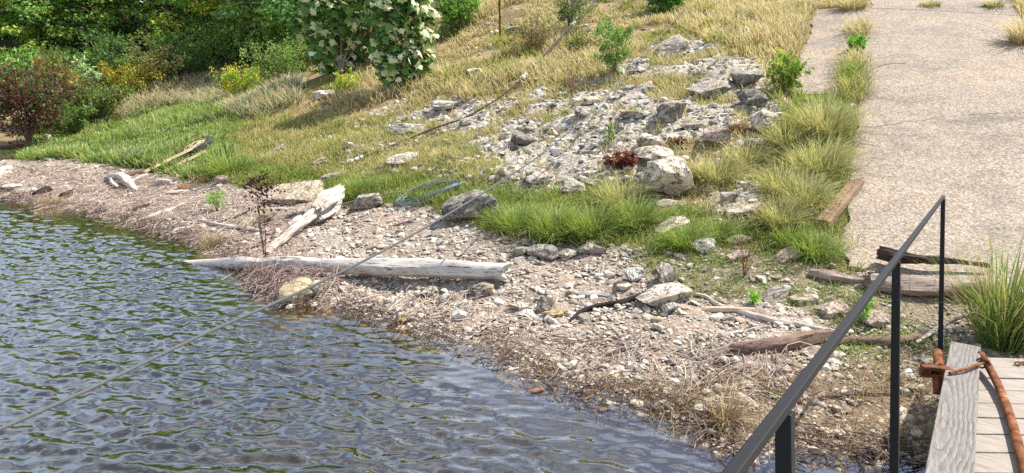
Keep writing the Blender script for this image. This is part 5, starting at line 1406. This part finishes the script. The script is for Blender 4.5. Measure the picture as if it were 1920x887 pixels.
sycamore('nearer sycamore sapling with rounded leafy growth and a few orange leaves', (752, 166), [(725, 25, 38, 0), (770, 10, 40, .1), (740, 70, 40, 0), (790, 70, 30, .1), (725, 115, 28, -.1), (765, 110, 38, 0), (735, 145, 24, -.1), (775, 145, 26, 0), (800, 105, 22, .1), (760, -40, 55, .2), (800, 30, 24, .3), (710, 90, 20, 0)], 1250, 601, (.14, .25))

# ------------------------------------------------------------------ single grass tufts
def tuft(name, label, px, py, wpx, hpx, kind, n, seed, lean=.7, droop=.75, wmul=1.0, cat='grass tuft', group=None):
    r = np.random.default_rng(seed); B = hit(px, py); s = mpp(B); W = wpx * s; H = hpx * s
    cb, ct = {'dry': (DRY_B, DRY_T), 'green': (GRN_B, GRN_T), 'mix': (GRN_B[:2] + MIX_B, [(.62, .55, .28), (.54, .50, .22), (.66, .58, .34)] + MIX_T), 'blue': ([(.06, .12, .06), (.08, .15, .08)], [(.16, .27, .16), (.22, .32, .20)]),
              'tall': ([(.07, .13, .03), (.09, .15, .035), (.13, .15, .05)], [(.18, .27, .06), (.27, .31, .10), (.50, .38, .20)]), 'reed': ([(.30, .23, .13), (.22, .16, .09)], [(.52, .42, .26), (.42, .32, .19)])}[kind]
    q = np.sqrt(r.random(n)) * W * .26; a = r.uniform(0, 6.28, n); x = B[0] + q * np.cos(a); y = B[1] + q * np.sin(a) * .8 + W * .1
    ok = ~on_ramp(x, y, -.42) | bool(on_ramp(B[0], B[1], .1)); x, y, q, a = x[ok], y[ok], q[ok], a[ok]; n = len(x)
    h = H * r.uniform(.38, 1.05, n) * (1.0 if kind == 'tall' else .92); w = r.uniform(.006, .010, n) * wmul * np.clip(B[1] / 9, .8, 1.6)
    ci = r.integers(len(cb), size=n); v = 1 + r.uniform(-.2, .2, (n, 1))
    V, F, C = blades(np.stack([x, y, gz(x, y) - .015], -1), h, a + r.normal(0, .5, n), np.abs(r.normal(lean, .3, n)) * (.35 + q / (W * .26)), w, np.array(cb)[ci] * v, np.array(ct)[ci] * v, droop)
    o = mesh_np(name, V - B, F, M['grass'], C, False); o.location = B
    return tag(o, label, cat, group)
TUFTS = [
 ('big straw tipped tuft at the left edge of the ramp, below the yellow green bush', 1548, 262, 150, 100, 'mix', 900), ('tuft left of the big straw tipped one, over the rock outcrop edge', 1478, 285, 110, 85, 'mix', 600),
 ('wide straw tipped tuft spilling onto the ramp, second down from the bush', 1535, 340, 150, 105, 'mix', 900), ('tuft behind the pale slab with drooping yellow tips', 1470, 375, 120, 90, 'mix', 650),
 ('green and straw tuft just above the brown plank', 1512, 400, 120, 95, 'mix', 700), ('tuft left of the brown plank with green base', 1465, 432, 110, 80, 'mix', 600),
 ('bright green tuft at the lower end of the brown plank', 1530, 488, 120, 60, 'green', 700), ('green tuft left of the bright one at the lower end of the ramp edge', 1485, 462, 90, 56, 'green', 400),
 ('yellow tuft right behind the largest boulder', 1345, 352, 120, 80, 'mix', 650), ('yellow tuft in front of the brownish boulder', 1400, 318, 110, 70, 'mix', 550),
 ('dense green tuft in the middle of the grass edge, left of the largest boulder', 1110, 452, 140, 92, 'green', 900), ('dense green tuft at the grass edge, next left of the middle one', 1040, 452, 130, 84, 'green', 800),
 ('green tuft at the grass edge right of the pitted boulder', 968, 440, 110, 72, 'green', 650), ('yellow tipped tuft below the dead red leaves', 1160, 395, 120, 80, 'mix', 700),
 ('green tuft at the left foot of the largest boulder', 1190, 432, 110, 78, 'green', 650), ('green tuft hiding the slanted cream slab', 1285, 468, 110, 66, 'green', 650),
 ('green tuft above the white wedge shaped rock', 1345, 450, 90, 60, 'green', 450), ('green tuft just right of the dark pitted boulder', 925, 418, 60, 48, 'green', 300),
 ('bright green tuft above the grey wedge of rock', 662, 372, 120, 52, 'green', 600), ('green tuft on the bank right of the old tyre', 428, 334, 130, 62, 'green', 600),
 ('blue green spiky clump on the left bank', 250, 306, 66, 40, 'blue', 260), ('dry tuft on the top end of the ramp', 1602, 20, 80, 40, 'dry', 400),
 ('dry tuft at the far right edge of the ramp', 1918, 85, 64, 74, 'dry', 360), ('small dry tuft at the top edge of the ramp near the right', 1748, 12, 70, 16, 'mix', 200), ('dry tuft at the top right corner of the ramp', 1868, 14, 60, 20, 'mix', 220),
 ('tall green grass clump with reddish stalks beside the gangway end', 1885, 660, 150, 250, 'tall', 430),
 ('green clump at the right frame edge behind the gangway', 1950, 640, 140, 180, 'tall', 420),
 ('dry reeds at the waterline left of the long log', 392, 470, 60, 52, 'reed', 160), ('dry reeds at the waterline on the far left', 92, 392, 60, 42, 'reed', 150), ('dry straw tuft left of the handrail near the water', 1362, 800, 90, 66, 'reed', 220),
]
for k, (lb, px, py, w, h, kd, n) in enumerate(TUFTS):
    kw = dict(lean=.5, droop=.5, wmul=1.25) if kd == 'tall' else {}
    tuft('grass_tuft', lb, px, py, w, h, kd, n, 700 + k, **kw)
JOINT = [(1606, 62, 60, 40, 'dry', 'dry tuft in the ramp joint, uppermost of the joint weeds'), (1603, 126, 70, 46, 'dry', 'dry tuft in the ramp joint below the leafy sprout'),
         (1600, 150, 70, 50, 'green', 'green tuft in the ramp joint, second from the bottom of the joint weeds'), (1598, 178, 66, 52, 'mix', 'yellowing green tuft in the ramp joint, lowest of the joint weeds')]
for k, (px, py, w, h, kd, lb) in enumerate(JOINT):
    # rooted in the joint line itself
    g = hit(px, py); u, v = ramp_uv(g[0], g[1])
    r = np.random.default_rng(760 + k); n = 430; s = mpp(g)
    uu = u + r.normal(0, .30, n); vv = r.normal(-.08, .12, n)
    x = RAMP_A[0] + RAMP_T[0] * uu + RAMP_N[0] * vv; y = RAMP_A[1] + RAMP_T[1] * uu + RAMP_N[1] * vv
    cb, ct = {'dry': (DRY_B, DRY_T), 'green': (GRN_B, GRN_T), 'mix': (MIX_B, MIX_T)}[kd]; ci = r.integers(4, size=n); vr = 1 + r.uniform(-.2, .2, (n, 1))
    V, F, C = blades(np.stack([x, y, gz(x, y)], -1), h * s * r.uniform(.4, 1, n), r.uniform(0, 6.28, n), np.abs(r.normal(.8, .3, n)), r.uniform(.007, .012, n), np.array(cb)[ci] * vr, np.array(ct)[ci] * vr, .7)
    o = mesh_np('grass_tuft', V - g, F, M['grass'], C); o.location = g; tag(o, lb, 'grass tuft')
# dead red brown leaves caught in the rocks
for px, py, w, h, lb, n in ((1165, 318, 100, 36, 'heap of dead red brown leaves left of the cream slab', 700), (1268, 275, 44, 18, 'small patch of dead red leaves right of the pale pointed rock', 220), (1390, 250, 110, 15, 'strip of dead red leaves above the brownish boulder', 300)):
    shrub('dead_leaves', lb, 'dead branch', px, py, w, h, .075, [(.085, .026, .016), (.12, .042, .024), (.06, .02, .014), (.17, .08, .05)], n, 800 + px, stems=12, upright=.4, stemcol=(.17, .09, .06), droopl=.4)
# dark red weed by the broken log, thin red twigs near the ramp
dr = shrub('dark_red_weed', 'dark red seed headed weed on a tall bare stem before the slabs', 'weed', 498, 498, 46, 150, .045, [(.05, .012, .014), (.08, .02, .02), (.035, .012, .012)], 10, 850, stems=3, upright=1.0, stemcol=(.10, .035, .035))
r = np.random.default_rng(9); s = mpp(hit(498, 498)); n = 240
c = np.concatenate([np.array([.02, 0, 148 * s]) + r.normal(0, 1, (n, 3)) * np.array([15, 12, 15]) * s, np.array([.03, 0, 112 * s]) + r.normal(0, 1, (60, 3)) * np.array([9, 8, 9]) * s]); n = len(c)
L = r.uniform(.03, .06, n); V, F = leaf_quads(c, rand_dirs(r, n), rand_dirs(r, n), L, L * .55)
mesh_np('foliage', V, F, M['leaf'], np.repeat(pick(r, [(.05, .012, .014), (.09, .022, .02), (.035, .012, .012)], n), 4, 0), False, dr)  # seed heads of the dark red weed, made of small leaf quads
shrub('red_twigs', 'bare red twigged shoot in the weeds below the grass tufts', 'shrub', 1395, 518, 80, 92, .03, [(.16, .07, .05), (.12, .18, .04)], 40, 851, stems=9, upright=.8, stemcol=(.26, .10, .09))
shrub('grey_twigs', 'thin bare purple twigs growing by the long log', 'shrub', 545, 512, 60, 66, .02, [(.2, .12, .1)], 12, 852, stems=8, upright=.9, stemcol=(.26, .17, .16))
shrub('bare_shrub', 'bare reddish stalks below the open green shrub', 'shrub', 1072, 182, 40, 62, .04, [(.24, .08, .06), (.30, .16, .10)], 60, 853, stems=8, upright=.9, stemcol=(.22, .12, .10))
